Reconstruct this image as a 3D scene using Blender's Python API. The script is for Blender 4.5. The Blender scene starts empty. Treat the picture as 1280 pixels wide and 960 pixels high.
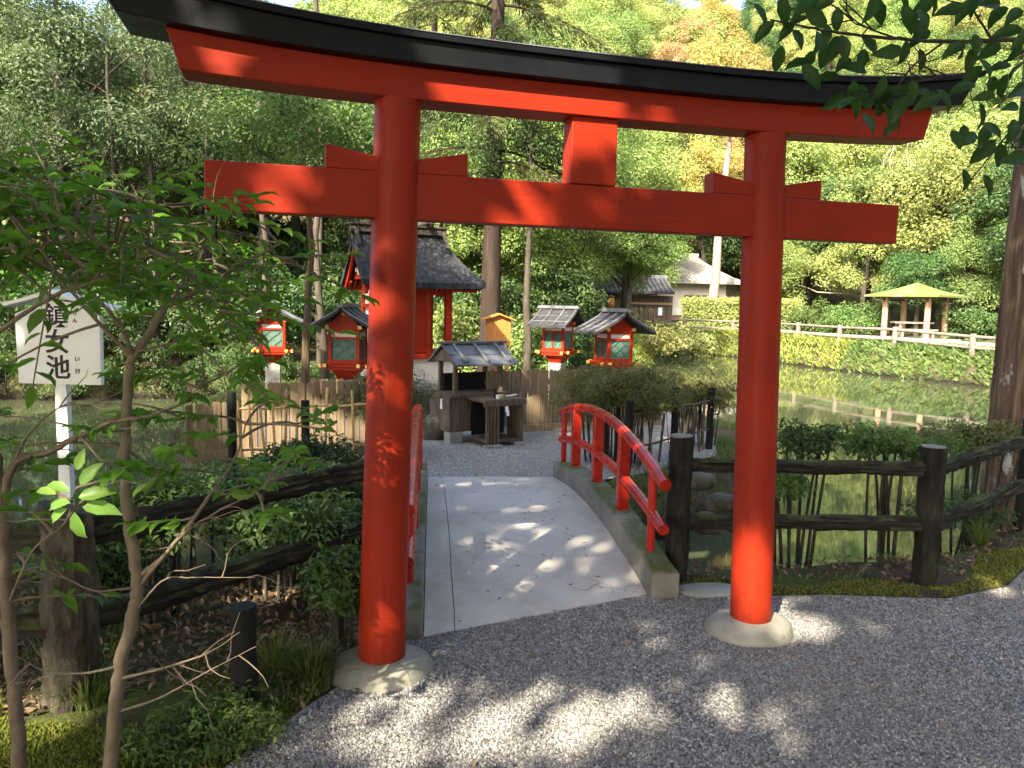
import bpy, math, random
import numpy as np
from mathutils import Vector, Matrix, Quaternion

R_ = math.radians
scene = bpy.context.scene
col = scene.collection

# ------------------------------------------------------------------ camera
FPX, CAMH, PITCH, ROLL = 961.0, 1.5, R_(6.0), R_(1.2)
cam_d = bpy.data.cameras.new("camera")
cam_d.sensor_width = 36.0
cam_d.lens = FPX / 1280 * 36
cam_d.clip_start, cam_d.clip_end = 0.05, 600
cam = bpy.data.objects.new("camera", cam_d)
cam.matrix_world = (Matrix.Translation((0, 0, CAMH)) @ Matrix.Rotation(R_(90) - PITCH, 4, 'X')
                    @ Matrix.Rotation(ROLL, 4, 'Z'))
col.objects.link(cam)
scene.camera = cam

# ------------------------------------------------------------------ sky, sun, exposure
SUN = Vector((-0.35, -0.70, 0.62)).normalized()          # towards the sun
SUN_EL = math.asin(SUN.z)
SUN_AZ = math.atan2(SUN.x, SUN.y)
world = bpy.data.worlds.new("World")
scene.world = world
world.use_nodes = True
wn = world.node_tree
sky = wn.nodes.new('ShaderNodeTexSky')
sky.sky_type = 'NISHITA'
sky.sun_disc = False
sky.sun_elevation = SUN_EL
sky.sun_rotation = SUN_AZ
sky.dust_density = 4.0
sky.air_density = 0.75
sky.ozone_density = 0.3
bg = wn.nodes['Background']
bg.inputs['Strength'].default_value = 0.15
wn.links.new(sky.outputs[0], bg.inputs['Color'])
sun_d = bpy.data.lights.new("sun", 'SUN')
sun_d.energy = 3.0
sun_d.angle = R_(0.55)
sun_d.color = (1.0, 0.89, 0.70)
sun = bpy.data.objects.new("sun", sun_d)
sun.rotation_mode = 'QUATERNION'
sun.rotation_quaternion = SUN.to_track_quat('Z', 'Y')
sun.location = SUN * 50
col.objects.link(sun)
scene.view_settings.view_transform = 'Standard'
scene.view_settings.look = 'None'
scene.view_settings.gamma = 1.0
scene.view_settings.exposure = 2.65
scene.cycles.max_bounces = 7
scene.cycles.diffuse_bounces = 4
scene.cycles.glossy_bounces = 3
scene.cycles.transmission_bounces = 4
scene.cycles.transparent_max_bounces = 4
scene.cycles.sample_clamp_indirect = 6
scene.cycles.use_denoising = True

# ------------------------------------------------------------------ measuring helpers (pixel -> place)
def ray(px, py):
    x, y = (px - 640) / FPX, -(py - 480) / FPX
    c, s = math.cos(ROLL), math.sin(ROLL)
    x, y = c * x - s * y, s * x + c * y
    return Vector((x, math.cos(PITCH) + y * math.sin(PITCH), -math.sin(PITCH) + y * math.cos(PITCH)))

def gnd(px, py, z=0.0):
    r = ray(px, py)
    return r * ((z - CAMH) / r.z) + Vector((0, 0, CAMH))

def at(px, py, y):
    r = ray(px, py)
    return r * (y / r.y) + Vector((0, 0, CAMH))

# ------------------------------------------------------------------ object helpers
def tag(o, label=None, cat=None, group=None, kind=None):
    if label: o['label'] = label
    if cat: o['category'] = cat
    if group: o['group'] = group
    if kind: o['kind'] = kind
    return o

def thing(name, label, cat, loc=(0, 0, 0), rz=0.0, group=None):
    o = bpy.data.objects.new(name, None)
    o.empty_display_size = 0.1
    col.objects.link(o)
    o.location = loc
    o.rotation_euler = (0, 0, rz)
    return tag(o, label, cat, group)

def link(name, me, parent=None, mat=None):
    o = bpy.data.objects.new(name, me)
    col.objects.link(o)
    if parent is not None: o.parent = parent
    if mat is not None and not me.materials: me.materials.append(mat)
    return o

def copy_tree(o, parent=None):
    c = o.copy()
    col.objects.link(c)
    if parent is not None: c.parent = parent
    for ch in o.children: copy_tree(ch, c)
    return c

class MB:
    def __init__(self): self.v, self.f, self.n = [], [], 0
    def add(self, verts, faces):
        self.v.append(np.asarray(verts, float).reshape(-1, 3))
        b = self.n
        self.f += [tuple(i + b for i in f) for f in faces]
        self.n += len(self.v[-1])
        return self
    def hexa(self, p):     # p: 4 bottom ccw, 4 top ccw
        return self.add(p, [(3, 2, 1, 0), (4, 5, 6, 7), (0, 1, 5, 4), (1, 2, 6, 5), (2, 3, 7, 6), (3, 0, 4, 7)])
    def box(self, c, s, rz=0.0, M=None):
        x, y, z = s[0] / 2, s[1] / 2, s[2] / 2
        p = np.array([(-x, -y, -z), (x, -y, -z), (x, y, -z), (-x, y, -z), (-x, -y, z), (x, -y, z), (x, y, z), (-x, y, z)])
        if rz:
            co, si = math.cos(rz), math.sin(rz)
            p = p @ np.array([[co, si, 0], [-si, co, 0], [0, 0, 1]])
        if M is not None:
            p = p @ np.array(M.to_3x3()).T
        return self.hexa(p + np.array(c))
    def beam(self, a, b, w, h, up=(0, 0, 1)):   # a box from a to b, w across, h along up
        a, b = Vector(a), Vector(b)
        d = (b - a).normalized()
        s = d.cross(Vector(up)).normalized()
        u = s.cross(d).normalized()
        q = [(-w / 2, -h / 2), (w / 2, -h / 2), (w / 2, h / 2), (-w / 2, h / 2)]
        p = [a + s * i + u * j for i, j in q] + [b + s * i + u * j for i, j in q]
        return self.hexa([tuple(x) for x in p])
    def tube(self, pts, rad, seg=10, cap=True):
        pts = np.asarray([tuple(p) for p in pts], float)
        n = len(pts)
        rad = np.broadcast_to(np.asarray(rad, float), (n,))
        t = np.gradient(pts, axis=0)
        t /= np.linalg.norm(t, axis=1)[:, None] + 1e-12
        ref = np.array([0, 0, 1.0]) if abs(t[0][2]) < .9 else np.array([1.0, 0, 0])
        u = np.cross(t[0], ref); u /= np.linalg.norm(u)
        a = np.linspace(0, 2 * math.pi, seg, endpoint=False)
        V = []
        for i in range(n):
            u = u - t[i] * (u @ t[i]); u /= np.linalg.norm(u)
            w = np.cross(t[i], u)
            V.append(pts[i] + rad[i] * (np.cos(a)[:, None] * u + np.sin(a)[:, None] * w))
        F = []
        for i in range(n - 1):
            for j in range(seg):
                k = (j + 1) % seg
                F.append((i * seg + j, i * seg + k, (i + 1) * seg + k, (i + 1) * seg + j))
        if cap:
            F.append(tuple(range(seg - 1, -1, -1)))
            F.append(tuple((n - 1) * seg + j for j in range(seg)))
        return self.add(np.concatenate(V), F)
    def lathe(self, prof, c=(0, 0, 0), seg=16):   # prof: (r, z) bottom to top
        a = np.linspace(0, 2 * math.pi, seg, endpoint=False)
        V = np.concatenate([np.stack([r * np.cos(a), r * np.sin(a), np.full(seg, z)], 1) for r, z in prof]) + np.array(c)
        F = []
        for i in range(len(prof) - 1):
            for j in range(seg):
                k = (j + 1) % seg
                F.append((i * seg + j, i * seg + k, (i + 1) * seg + k, (i + 1) * seg + j))
        F.append(tuple(range(seg - 1, -1, -1)))
        F.append(tuple((len(prof) - 1) * seg + j for j in range(seg)))
        return self.add(V, F)
    def extrude(self, poly, axis, d0, d1):  # poly 2d ccw in the plane; axis 'y' -> (x,z), 'x' -> (y,z), 'z' -> (x,y)
        n = len(poly)
        def mk(p, d):
            return {'y': (p[0], d, p[1]), 'x': (d, p[0], p[1]), 'z': (p[0], p[1], d)}[axis]
        V = [mk(p, d0) for p in poly] + [mk(p, d1) for p in poly]
        F = [(i, (i + 1) % n, n + (i + 1) % n, n + i) for i in range(n)] + [tuple(range(n - 1, -1, -1)), tuple(range(n, 2 * n))]
        return self.add(V, F)
    def sheet(self, P, th):   # P: (n,m,3) grid top surface, thickness downward (vector or number)
        P = np.asarray(P, float)
        n, m = P.shape[:2]
        dv = np.array((0, 0, -th)) if np.isscalar(th) else np.asarray(th)
        V = np.concatenate([P.reshape(-1, 3), (P + dv).reshape(-1, 3)])
        b = n * m
        F = []
        for i in range(n - 1):
            for j in range(m - 1):
                q = (i * m + j, (i + 1) * m + j, (i + 1) * m + j + 1, i * m + j + 1)
                F.append(q); F.append(tuple(b + k for k in q[::-1]))
        ring = [(0, j) for j in range(m)] + [(i, m - 1) for i in range(1, n)] + [(n - 1, j) for j in range(m - 2, -1, -1)] + [(i, 0) for i in range(n - 2, 0, -1)]
        ids = [i * m + j for i, j in ring]
        for k in range(len(ids)):
            a, c = ids[k], ids[(k + 1) % len(ids)]
            F.append((a, c, b + c, b + a))
        return self.add(V, F)
    def mesh(self, name, mat=None, smooth=False):
        me = bpy.data.meshes.new(name)
        V = np.concatenate(self.v) if self.v else np.zeros((0, 3))
        me.from_pydata(V.tolist(), [], self.f)
        me.validate()
        import bmesh
        bm = bmesh.new(); bm.from_mesh(me)
        bmesh.ops.recalc_face_normals(bm, faces=bm.faces)
        bm.to_mesh(me); bm.free()
        if smooth:
            me.polygons.foreach_set('use_smooth', np.ones(len(me.polygons), bool))
            me.set_sharp_from_angle(angle=R_(smooth if smooth > 1 else 40))
        if mat: me.materials.append(mat)
        me.update()
        return me
    def build(self, name, mat, parent=None, smooth=False, bevel=0.0):
        o = link(name, self.mesh(name, mat, smooth), parent)
        if bevel:
            b = o.modifiers.new('edge', 'BEVEL')
            b.width = bevel; b.segments = 2; b.limit_method = 'ANGLE'; b.angle_limit = R_(35)
        return o

def np_mesh(name, V, F, mat, var=None, smooth=False):
    V = np.ascontiguousarray(V, np.float32); F = np.ascontiguousarray(F, np.int32)
    me = bpy.data.meshes.new(name)
    me.vertices.add(len(V)); me.vertices.foreach_set('co', V.ravel())
    k = F.shape[1]
    me.loops.add(F.size); me.loops.foreach_set('vertex_index', F.ravel())
    me.polygons.add(len(F))
    me.polygons.foreach_set('loop_start', np.arange(0, F.size, k, dtype=np.int32))
    if var is not None:
        a = me.attributes.new('var', 'FLOAT', 'FACE'); a.data.foreach_set('value', np.ascontiguousarray(var, np.float32))
    me.polygons.foreach_set('use_smooth', np.full(len(F), bool(smooth)))
    me.update(calc_edges=True)
    if mat: me.materials.append(mat)
    return me

# leaf templates: t along, s across, n up; triangles
T_DIA = (np.array([(0, 0, 0), (.42, .5, .1), (1, 0, -.05), (.42, -.5, .1)]), np.array([(0, 3, 2), (0, 2, 1)]))
T_LEAF = (np.array([(0, 0, 0), (.33, 0, -.02), (.68, 0, -.04), (1, 0, -.22),
                    (.16, .33, .08), (.46, .5, .1), (.78, .3, .02),
                    (.16, -.33, .08), (.46, -.5, .1), (.78, -.3, .02)]),
          np.array([(0, 1, 4), (1, 5, 4), (1, 2, 5), (2, 6, 5), (2, 3, 6), (0, 7, 1), (1, 7, 8), (1, 8, 2), (2, 8, 9), (2, 9, 3)]))
T_BLADE = (np.array([(0, .5, 0), (0, -.5, 0), (.55, .35, 0), (.55, -.35, 0), (1, 0, 0)]), np.array([(0, 1, 3), (0, 3, 2), (2, 3, 4)]))

def unit(a): return a / (np.linalg.norm(a, axis=-1, keepdims=True) + 1e-12)

def leaf_geo(P, D, N, L, W, T=T_DIA):
    tv, tf = T
    D = unit(D); N = unit(N - D * (N * D).sum(1, keepdims=True)); S = np.cross(N, D)
    n = len(P)
    L = np.broadcast_to(L, (n,)); W = np.broadcast_to(W, (n,))
    V = (P[:, None] + D[:, None] * (tv[None, :, 0:1] * L[:, None, None]) + S[:, None] * (tv[None, :, 1:2] * W[:, None, None])
         + N[:, None] * (tv[None, :, 2:3] * L[:, None, None]))
    F = tf[None] + (np.arange(n) * len(tv))[:, None, None]
    return V.reshape(-1, 3), F.reshape(-1, 3)

def leaf_mesh(name, P, D, N, L, W, mat, var, T=T_DIA):
    V, F = leaf_geo(P, D, N, L, W, T)
    return np_mesh(name, V, F, mat, np.repeat(var, len(T[1])))

def boxes(name, mat, parent, items, bevel=0):
    """each box of ITEMS (centre, size) a part of its own"""
    for c, d in items:
        m = MB(); m.box(c, d); m.build(name, mat, parent, bevel=bevel)

def rdir(rng, n): return unit(rng.normal(size=(n, 3)))

# ------------------------------------------------------------------ materials
def new_mat(name):
    m = bpy.data.materials.new(name); m.use_nodes = True
    nt = m.node_tree
    return m, nt, nt.nodes['Principled BSDF']

def N_(nt, t, **k):
    n = nt.nodes.new(t)
    for a, b in k.items():
        if a in n.inputs: n.inputs[a].default_value = b
        else: setattr(n, a, b)
    return n

def ramp(nt, src, stops):
    r = nt.nodes.new('ShaderNodeValToRGB')
    while len(r.color_ramp.elements) < len(stops): r.color_ramp.elements.new(.5)
    for e, (p, c) in zip(r.color_ramp.elements, stops):
        e.position = p; e.color = (*c, 1) if len(c) == 3 else c
    nt.links.new(src, r.inputs[0])
    return r.outputs[0]

def coords(nt, scale=(1, 1, 1), kind='Object'):
    tc = nt.nodes.new('ShaderNodeTexCoord'); mp = nt.nodes.new('ShaderNodeMapping')
    mp.inputs['Scale'].default_value = scale
    nt.links.new(tc.outputs[kind], mp.inputs[0])
    return mp.outputs[0]

def world_coords(nt, scale=(1, 1, 1)):
    g = nt.nodes.new('ShaderNodeNewGeometry'); mp = nt.nodes.new('ShaderNodeMapping')
    mp.inputs['Scale'].default_value = scale
    nt.links.new(g.outputs['Position'], mp.inputs[0])
    return mp.outputs[0]

def noise(nt, vec, scale, detail=4, rough=.55, dist=0.0):
    n = N_(nt, 'ShaderNodeTexNoise', Scale=scale, Detail=detail, Roughness=rough, Distortion=dist)
    nt.links.new(vec, n.inputs['Vector'])
    return n.outputs['Fac']

def bump(nt, bsdf, h, strength, dist=.01):
    b = N_(nt, 'ShaderNodeBump', Strength=strength, Distance=dist)
    nt.links.new(h, b.inputs['Height']); nt.links.new(b.outputs[0], bsdf.inputs['Normal'])
    return b

def mixc(nt, fac, a, b, mode='MIX'):
    m = nt.nodes.new('ShaderNodeMix'); m.data_type = 'RGBA'; m.blend_type = mode
    for s, v in ((m.inputs['Factor'], fac), (m.inputs['A'], a), (m.inputs['B'], b)):
        if hasattr(v, 'is_output'): nt.links.new(v, s)
        else: s.default_value = v if isinstance(v, (int, float)) else (*v, 1)
    return m.outputs['Result']

def math_(nt, op, a, b=0.0, clamp=False):
    m = nt.nodes.new('ShaderNodeMath'); m.operation = op; m.use_clamp = clamp
    for s, v in ((m.inputs[0], a), (m.inputs[1], b)):
        if hasattr(v, 'is_output'): nt.links.new(v, s)
        else: s.default_value = v
    return m.outputs[0]

def rough_mat(name, stops, scale=6, stretch=(1, 1, 1), rough=.8, bstr=.3, bdist=.01, bscale=None, spec=.3, kind='Object', obj_var=0.0):
    m, nt, b = new_mat(name)
    v = coords(nt, stretch, kind)
    n1 = noise(nt, v, scale, 6, .6)
    c = ramp(nt, n1, stops)
    if obj_var:
        oi = nt.nodes.new('ShaderNodeObjectInfo')
        h = N_(nt, 'ShaderNodeHueSaturation')
        nt.links.new(c, h.inputs['Color'])
        nt.links.new(math_(nt, 'ADD', math_(nt, 'MULTIPLY', oi.outputs['Random'], obj_var), 1 - obj_var / 2), h.inputs['Value'])
        c = h.outputs[0]
    nt.links.new(c, b.inputs['Base Color'])
    b.inputs['Roughness'].default_value = rough
    b.inputs['Specular IOR Level'].default_value = spec
    n2 = noise(nt, v, bscale or scale * 4, 5, .65)
    bump(nt, b, n2, bstr, bdist)
    return m

def leaf_mat(name, c1, c2, trans=.35, rough=.45, spec=.35, hue=.02, val=.35, tcol=(1.1, 1.2, .65)):
    m, nt, b = new_mat(name)
    a = nt.nodes.new('ShaderNodeAttribute'); a.attribute_name = 'var'
    c = mixc(nt, a.outputs['Fac'], c1, c2)
    oi = nt.nodes.new('ShaderNodeObjectInfo')
    h = N_(nt, 'ShaderNodeHueSaturation')
    nt.links.new(c, h.inputs['Color'])
    nt.links.new(math_(nt, 'ADD', math_(nt, 'MULTIPLY', oi.outputs['Random'], val), 1 - val / 2), h.inputs['Value'])
    r2 = math_(nt, 'FRACT', math_(nt, 'MULTIPLY', oi.outputs['Random'], 7.31))
    nt.links.new(math_(nt, 'ADD', math_(nt, 'MULTIPLY', r2, hue * 2), .5 - hue), h.inputs['Hue'])
    nt.links.new(h.outputs[0], b.inputs['Base Color'])
    b.inputs['Roughness'].default_value = rough
    b.inputs['Specular IOR Level'].default_value = spec
    t = nt.nodes.new('ShaderNodeBsdfTranslucent')
    nt.links.new(mixc(nt, 1.0, h.outputs[0], tcol, 'MULTIPLY'), t.inputs['Color'])
    mx = nt.nodes.new('ShaderNodeMixShader'); mx.inputs[0].default_value = trans
    nt.links.new(b.outputs[0], mx.inputs[1]); nt.links.new(t.outputs[0], mx.inputs[2])
    nt.links.new(mx.outputs[0], nt.nodes['Material Output'].inputs['Surface'])
    return m

def paint_mat(name, c, rough=.4, spec=.5, var=.12, scale=3, bstr=.05):
    m, nt, b = new_mat(name)
    v = coords(nt)
    n1 = noise(nt, v, scale, 5, .6)
    c1 = tuple(x * (1 - var * 1.6) for x in c); c2 = tuple(min(1, x * (1 + var)) for x in c)
    cc = ramp(nt, n1, [(.3, c1), (.7, c2)])
    sp = noise(nt, v, 60, 2, .5)
    cc = mixc(nt, ramp(nt, sp, [(.74, (0, 0, 0)), (.8, (.5, .5, .5))]), cc, tuple(x * .55 for x in c))
    nt.links.new(cc, b.inputs['Base Color'])
    r = math_(nt, 'ADD', math_(nt, 'MULTIPLY', noise(nt, v, scale * 5, 4), .25), rough - .12)
    nt.links.new(r, b.inputs['Roughness'])
    b.inputs['Specular IOR Level'].default_value = spec
    bump(nt, b, noise(nt, v, 45, 4, .6), bstr, .004)
    return m

M = {}
M['red'] = paint_mat('vermilion_paint', (.30, .021, .005), .5, .2)
def torii_paint(name, c, stretch, grime):
    m, nt, b = new_mat(name)
    v = coords(nt, stretch)
    g1 = noise(nt, v, 7, 7, .65, .4); g2 = noise(nt, coords(nt), 1.7, 5, .6)
    cc = ramp(nt, math_(nt, 'ADD', math_(nt, 'MULTIPLY', g1, .45), math_(nt, 'MULTIPLY', g2, .55)), [(.34, tuple(x * .74 for x in c)), (.5, c), (.66, tuple(x * 1.12 for x in c))])
    chips = ramp(nt, noise(nt, coords(nt), 38, 3, .5), [(.755, (0, 0, 0)), (.785, (.55, .55, .55))])
    cc = mixc(nt, chips, cc, tuple(x * .45 for x in c))
    if grime:
        tc = nt.nodes.new('ShaderNodeTexCoord'); sx = nt.nodes.new('ShaderNodeSeparateXYZ'); nt.links.new(tc.outputs['Object'], sx.inputs[0])
        low = ramp(nt, sx.outputs['Z'], [(.12, (1, 1, 1)), (.20, (.35, .35, .35)), (.42, (0, 0, 0))])
        gr = math_(nt, 'MULTIPLY', low, ramp(nt, noise(nt, coords(nt, (1, 1, .6)), 9, 6, .7), [(.40, (0, 0, 0)), (.62, (.85, .85, .85))]))
        cc = mixc(nt, gr, cc, (.055, .018, .010))
    nt.links.new(cc, b.inputs['Base Color'])
    nt.links.new(math_(nt, 'ADD', math_(nt, 'MULTIPLY', g1, .3), .34), b.inputs['Roughness'])
    b.inputs['Specular IOR Level'].default_value = .22
    bump(nt, b, g1, .18, .006)
    return m
M['toriibeam'] = torii_paint('torii_beam_paint', (.285, .0200, .0050), (.5, 9, 9), False)
M['toriipost'] = torii_paint('torii_pillar_paint', (.285, .0200, .0050), (9, 9, .5), True)
M['redrail'], _nt, _b = new_mat('gloss_red_paint')
_nt.links.new(ramp(_nt, noise(_nt, coords(_nt), 6, 4, .6), [(.35, (.33, .016, .008)), (.65, (.43, .022, .010))]), _b.inputs['Base Color'])
_nt.links.new(math_(_nt, 'ADD', math_(_nt, 'MULTIPLY', noise(_nt, coords(_nt), 14, 4), .25), .16), _b.inputs['Roughness'])
_b.inputs['Specular IOR Level'].default_value = .4
M['black'] = paint_mat('black_coated_beam', (.006, .007, .009), .4, .25)
M['cap'] = paint_mat('grey_metal_cap', (.20, .22, .25), .38, .5)
M['tile'] = rough_mat('dark_slate_roof', [(.3, (.018, .018, .019)), (.7, (.058, .057, .058))], 14, (1, 1, 1), .75, .25, .006, spec=.15)
M['slate'] = rough_mat('blue_grey_slate', [(.3, (.05, .054, .062)), (.7, (.105, .11, .12))], 12, (1, 1, 1), .5, .25, .006, spec=.45)
M['tilebar'] = rough_mat('grey_roof_batten', [(.3, (.05, .052, .058)), (.7, (.15, .155, .165))], 10, (1, 1, 1), .45, .2, .004, spec=.5)
M['bark_roof'] = rough_mat('cypress_bark_roof', [(.3, (.014, .015, .017)), (.5, (.034, .036, .039)), (.75, (.068, .07, .073))], 16, (1, 1, .35), .9, .7, .02, 45, spec=.1)
M['gold'] = rough_mat('brass_fitting', [(.3, (.75, .4, .06)), (.7, (.9, .58, .12))], 20, rough=.35, bstr=.1, spec=.6)
M['white'] = rough_mat('white_plaster', [(.3, (.52, .48, .41)), (.7, (.66, .62, .54))], 5, rough=.8, bstr=.1)
M['signwhite'] = paint_mat('white_sign_board', (.86, .88, .88), .35, .4, .03)
M['ink'] = paint_mat('black_lettering', (.01, .01, .012), .5, .3, .02)
M['lattice'] = paint_mat('green_lattice', (.04, .16, .12), .5, .4, .1, 8)
M['paper'] = paint_mat('pale_green_screen', (.10, .15, .115), .6, .3, .08, 8)
M['concrete'] = None
M['stone'] = rough_mat('weathered_stone', [(.25, (.17, .17, .15)), (.5, (.30, .30, .265)), (.75, (.40, .39, .34))], 4, rough=.85, bstr=.5, bdist=.02, bscale=18)
M['pole_base'] = None
M['rock'] = rough_mat('garden_rock', [(.25, (.03, .028, .022)), (.5, (.10, .09, .07)), (.75, (.19, .175, .135))], 5, rough=.9, bstr=.7, bdist=.03, bscale=12)
M['fence_wood'] = rough_mat('weathered_plank', [(.25, (.13, .088, .05)), (.55, (.22, .16, .095)), (.8, (.32, .24, .15))], 6, (6, 6, .5), .8, .35, .006, 20, obj_var=.45)
M['hut_wood'] = rough_mat('old_brown_timber', [(.25, (.05, .036, .024)), (.55, (.115, .085, .056)), (.8, (.20, .155, .105))], 6, (5, 5, .7), .8, .35, .006, 20, obj_var=.3)
M['dark_wood'] = rough_mat('charred_black_wood', [(.3, (.004, .004, .004)), (.7, (.012, .011, .010))], 8, (4, 4, .6), .75, .4, .008, 25)
M['board_wood'] = rough_mat('orange_pine_board', [(.3, (.34, .14, .03)), (.7, (.50, .23, .06))], 5, (6, 6, .5), .55, .2, .004, 20)
M['bamboo'] = rough_mat('dry_bamboo', [(.25, (.36, .24, .10)), (.6, (.52, .37, .17)), (.8, (.62, .47, .25))], 5, (2, 2, .6), .5, .15, .003, obj_var=.4)
M['house_wall'] = rough_mat('cream_plaster', [(.3, (.50, .44, .34)), (.7, (.58, .52, .42))], 2, rough=.85, bstr=.1)
M['siding'] = rough_mat('brown_siding', [(.3, (.20, .10, .065)), (.7, (.30, .16, .11))], 4, (.4, .4, 3), .7, .2, obj_var=.25)
M['house_roof'] = rough_mat('pale_grey_tile', [(.3, (.20, .185, .16)), (.7, (.28, .26, .23))], 5, rough=.7, bstr=.2, obj_var=.2)
M['gazebo_wood'] = rough_mat('reddish_post', [(.3, (.30, .17, .11)), (.7, (.42, .26, .17))], 5, (3, 3, .5), .7, .2)
M['glass_dark'] = paint_mat('dark_window', (.02, .02, .022), .15, .6, .02)
M['concrete_fence'] = rough_mat('pale_log_rail', [(.3, (.12, .10, .08)), (.7, (.22, .185, .15))], 6, rough=.85, bstr=.4)
M['pathgrey'] = rough_mat('pale_path', [(.3, (.34, .32, .28)), (.7, (.44, .42, .37))], 3, rough=.9, bstr=.2)
M['glow'] = None

def bark_mat(name, stops, scale=7, moss=0.0, bstr=.9, bdist=.02, zs=.22, lichen=0.0):
    m, nt, b = new_mat(name)
    v = coords(nt, (1, 1, zs))
    n1 = noise(nt, v, scale, 8, .68, .6)
    n3 = noise(nt, v, scale * 3.1, 6, .7, .3)
    f = math_(nt, 'ADD', math_(nt, 'MULTIPLY', n1, .6), math_(nt, 'MULTIPLY', n3, .4))
    c = ramp(nt, f, stops)
    if lichen:
        ln = noise(nt, coords(nt, (1, 1, .5)), 3.2, 6, .7)
        c = mixc(nt, ramp(nt, ln, [(.60 - lichen * .1, (0, 0, 0)), (.66 - lichen * .1, (1, 1, 1))]), c, (.40, .41, .38))
    if moss:
        g = nt.nodes.new('ShaderNodeNewGeometry'); sx = nt.nodes.new('ShaderNodeSeparateXYZ')
        nt.links.new(g.outputs['Normal'], sx.inputs[0])
        up = math_(nt, 'MULTIPLY', math_(nt, 'ADD', sx.outputs['Z'], -.25), 1.6, True)
        mn = ramp(nt, noise(nt, coords(nt), 5, 5, .7), [(.42, (0, 0, 0)), (.6, (1, 1, 1))])
        fm = math_(nt, 'MULTIPLY', math_(nt, 'MULTIPLY', up, mn), moss)
        c = mixc(nt, fm, c, (.10, .125, .03))
    nt.links.new(c, b.inputs['Base Color'])
    b.inputs['Roughness'].default_value = .85
    b.inputs['Specular IOR Level'].default_value = .25
    bump(nt, b, f, bstr, bdist)
    return m

M['log'] = bark_mat('dark_log_bark', [(.36, (.006, .005, .004)), (.5, (.022, .019, .015)), (.66, (.070, .060, .048))], 9, .8, 1.0, .035, .16)
M['logpost'] = bark_mat('dark_log_post', [(.36, (.006, .005, .004)), (.5, (.020, .017, .013)), (.66, (.07, .058, .044))], 9, .3, 1.0, .03)
M['logcut'] = rough_mat('sawn_log_end', [(.3, (.16, .15, .13)), (.7, (.27, .26, .23))], 9, rough=.85, bstr=.3)
M['bigpost'] = bark_mat('lichened_stump_post', [(.34, (.012, .010, .008)), (.5, (.06, .05, .036)), (.66, (.17, .15, .11))], 10, .3, 1.0, .03, .3)
M['cedar'] = bark_mat('cedar_bark', [(.32, (.010, .006, .004)), (.5, (.026, .017, .012)), (.68, (.058, .040, .028))], 8, 0, .9, .03, .10)
M['cedarlichen'] = bark_mat('lichen_cedar_bark', [(.34, (.03, .018, .011)), (.5, (.11, .072, .043)), (.66, (.24, .175, .115))], 12, 0, 1.0, .06, .07, .15)
M['bark'] = bark_mat('grey_brown_bark', [(.3, (.022, .018, .013)), (.5, (.055, .045, .033)), (.7, (.11, .092, .07))], 7, 0, .6, .02, .25)
M['barkdark'] = bark_mat('dark_trunk_bark', [(.3, (.02, .017, .013)), (.5, (.05, .042, .033)), (.7, (.10, .088, .07))], 7, 0, .6, .02, .25)
M['barkpale'] = bark_mat('pale_bare_bark', [(.3, (.26, .21, .16)), (.5, (.38, .32, .25)), (.7, (.5, .43, .35))], 7, 0, .4, .02, .25)
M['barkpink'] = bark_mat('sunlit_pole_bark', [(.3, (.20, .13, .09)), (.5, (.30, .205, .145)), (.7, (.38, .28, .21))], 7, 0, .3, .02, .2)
M['sapling'] = bark_mat('smooth_sapling_bark', [(.3, (.09, .068, .048)), (.5, (.165, .13, .092)), (.7, (.25, .205, .15))], 11, 0, .35, .006, .5)

M['leaf_oak'] = leaf_mat('evergreen_oak_leaf', (.055, .09, .038), (.165, .205, .10), .36, .5, .25)
M['leaf_dark'] = leaf_mat('dark_evergreen_leaf', (.028, .065, .018), (.09, .145, .04), .28, .45, .3)
M['leaf_hill'] = leaf_mat('hill_broadleaf', (.125, .18, .05), (.31, .36, .125), .38, .6, .15, .03, .4)
M['leaf_yellow'] = leaf_mat('yellow_green_leaf', (.20, .235, .075), (.41, .42, .16), .35, .5, .3, .02, .3)
M['leaf_orange'] = leaf_mat('autumn_orange_leaf', (.27, .21, .06), (.44, .35, .12), .35, .5, .3, .02, .3)
M['leaf_rust'] = leaf_mat('autumn_rust_leaf', (.29, .17, .08), (.42, .29, .15), .35, .5, .3, .02, .3)
M['leaf_lit'] = leaf_mat('sunlit_grove_leaf', (.125, .205, .055), (.32, .40, .13), .4, .6, .15, .02, .3)
M['leaf_bright'] = leaf_mat('bright_green_leaf', (.06, .12, .028), (.19, .27, .085), .38, .5, .25)
M['leaf_cedar'] = leaf_mat('cedar_needles', (.045, .075, .022), (.14, .16, .055), .2, .6, .2)
M['leaf_sap'] = leaf_mat('sapling_leaf', (.11, .24, .028), (.24, .41, .065), .55, .45, .25, .01, .4)
M['leaf_lime'] = leaf_mat('sunlit_lime_leaf', (.20, .36, .07), (.34, .50, .14), .42, .4, .4, .01, .2)  # lighter copy of the sapling leaf, sunlight put into the colour
M['leaf_near'] = leaf_mat('glossy_dark_leaf', (.028, .08, .016), (.09, .18, .04), .42, .38, .35, .01, .4)
M['leaf_gloss'] = leaf_mat('glossy_shrub_leaf', (.055, .12, .038), (.18, .29, .10), .3, .34, .45)
M['leaf_azalea'] = leaf_mat('clipped_azalea_leaf', (.08, .115, .028), (.20, .19, .075), .3, .55, .3, .02, .1)
M['leaf_grass'] = leaf_mat('grass_blade', (.06, .10, .022), (.19, .21, .06), .3, .5, .3)
M['leaf_bank'] = leaf_mat('bank_grass', (.15, .21, .035), (.36, .37, .09), .35, .6, .2)
M['leaf_fern'] = leaf_mat('bank_fern', (.07, .12, .035), (.19, .24, .085), .35, .6, .2)
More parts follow.
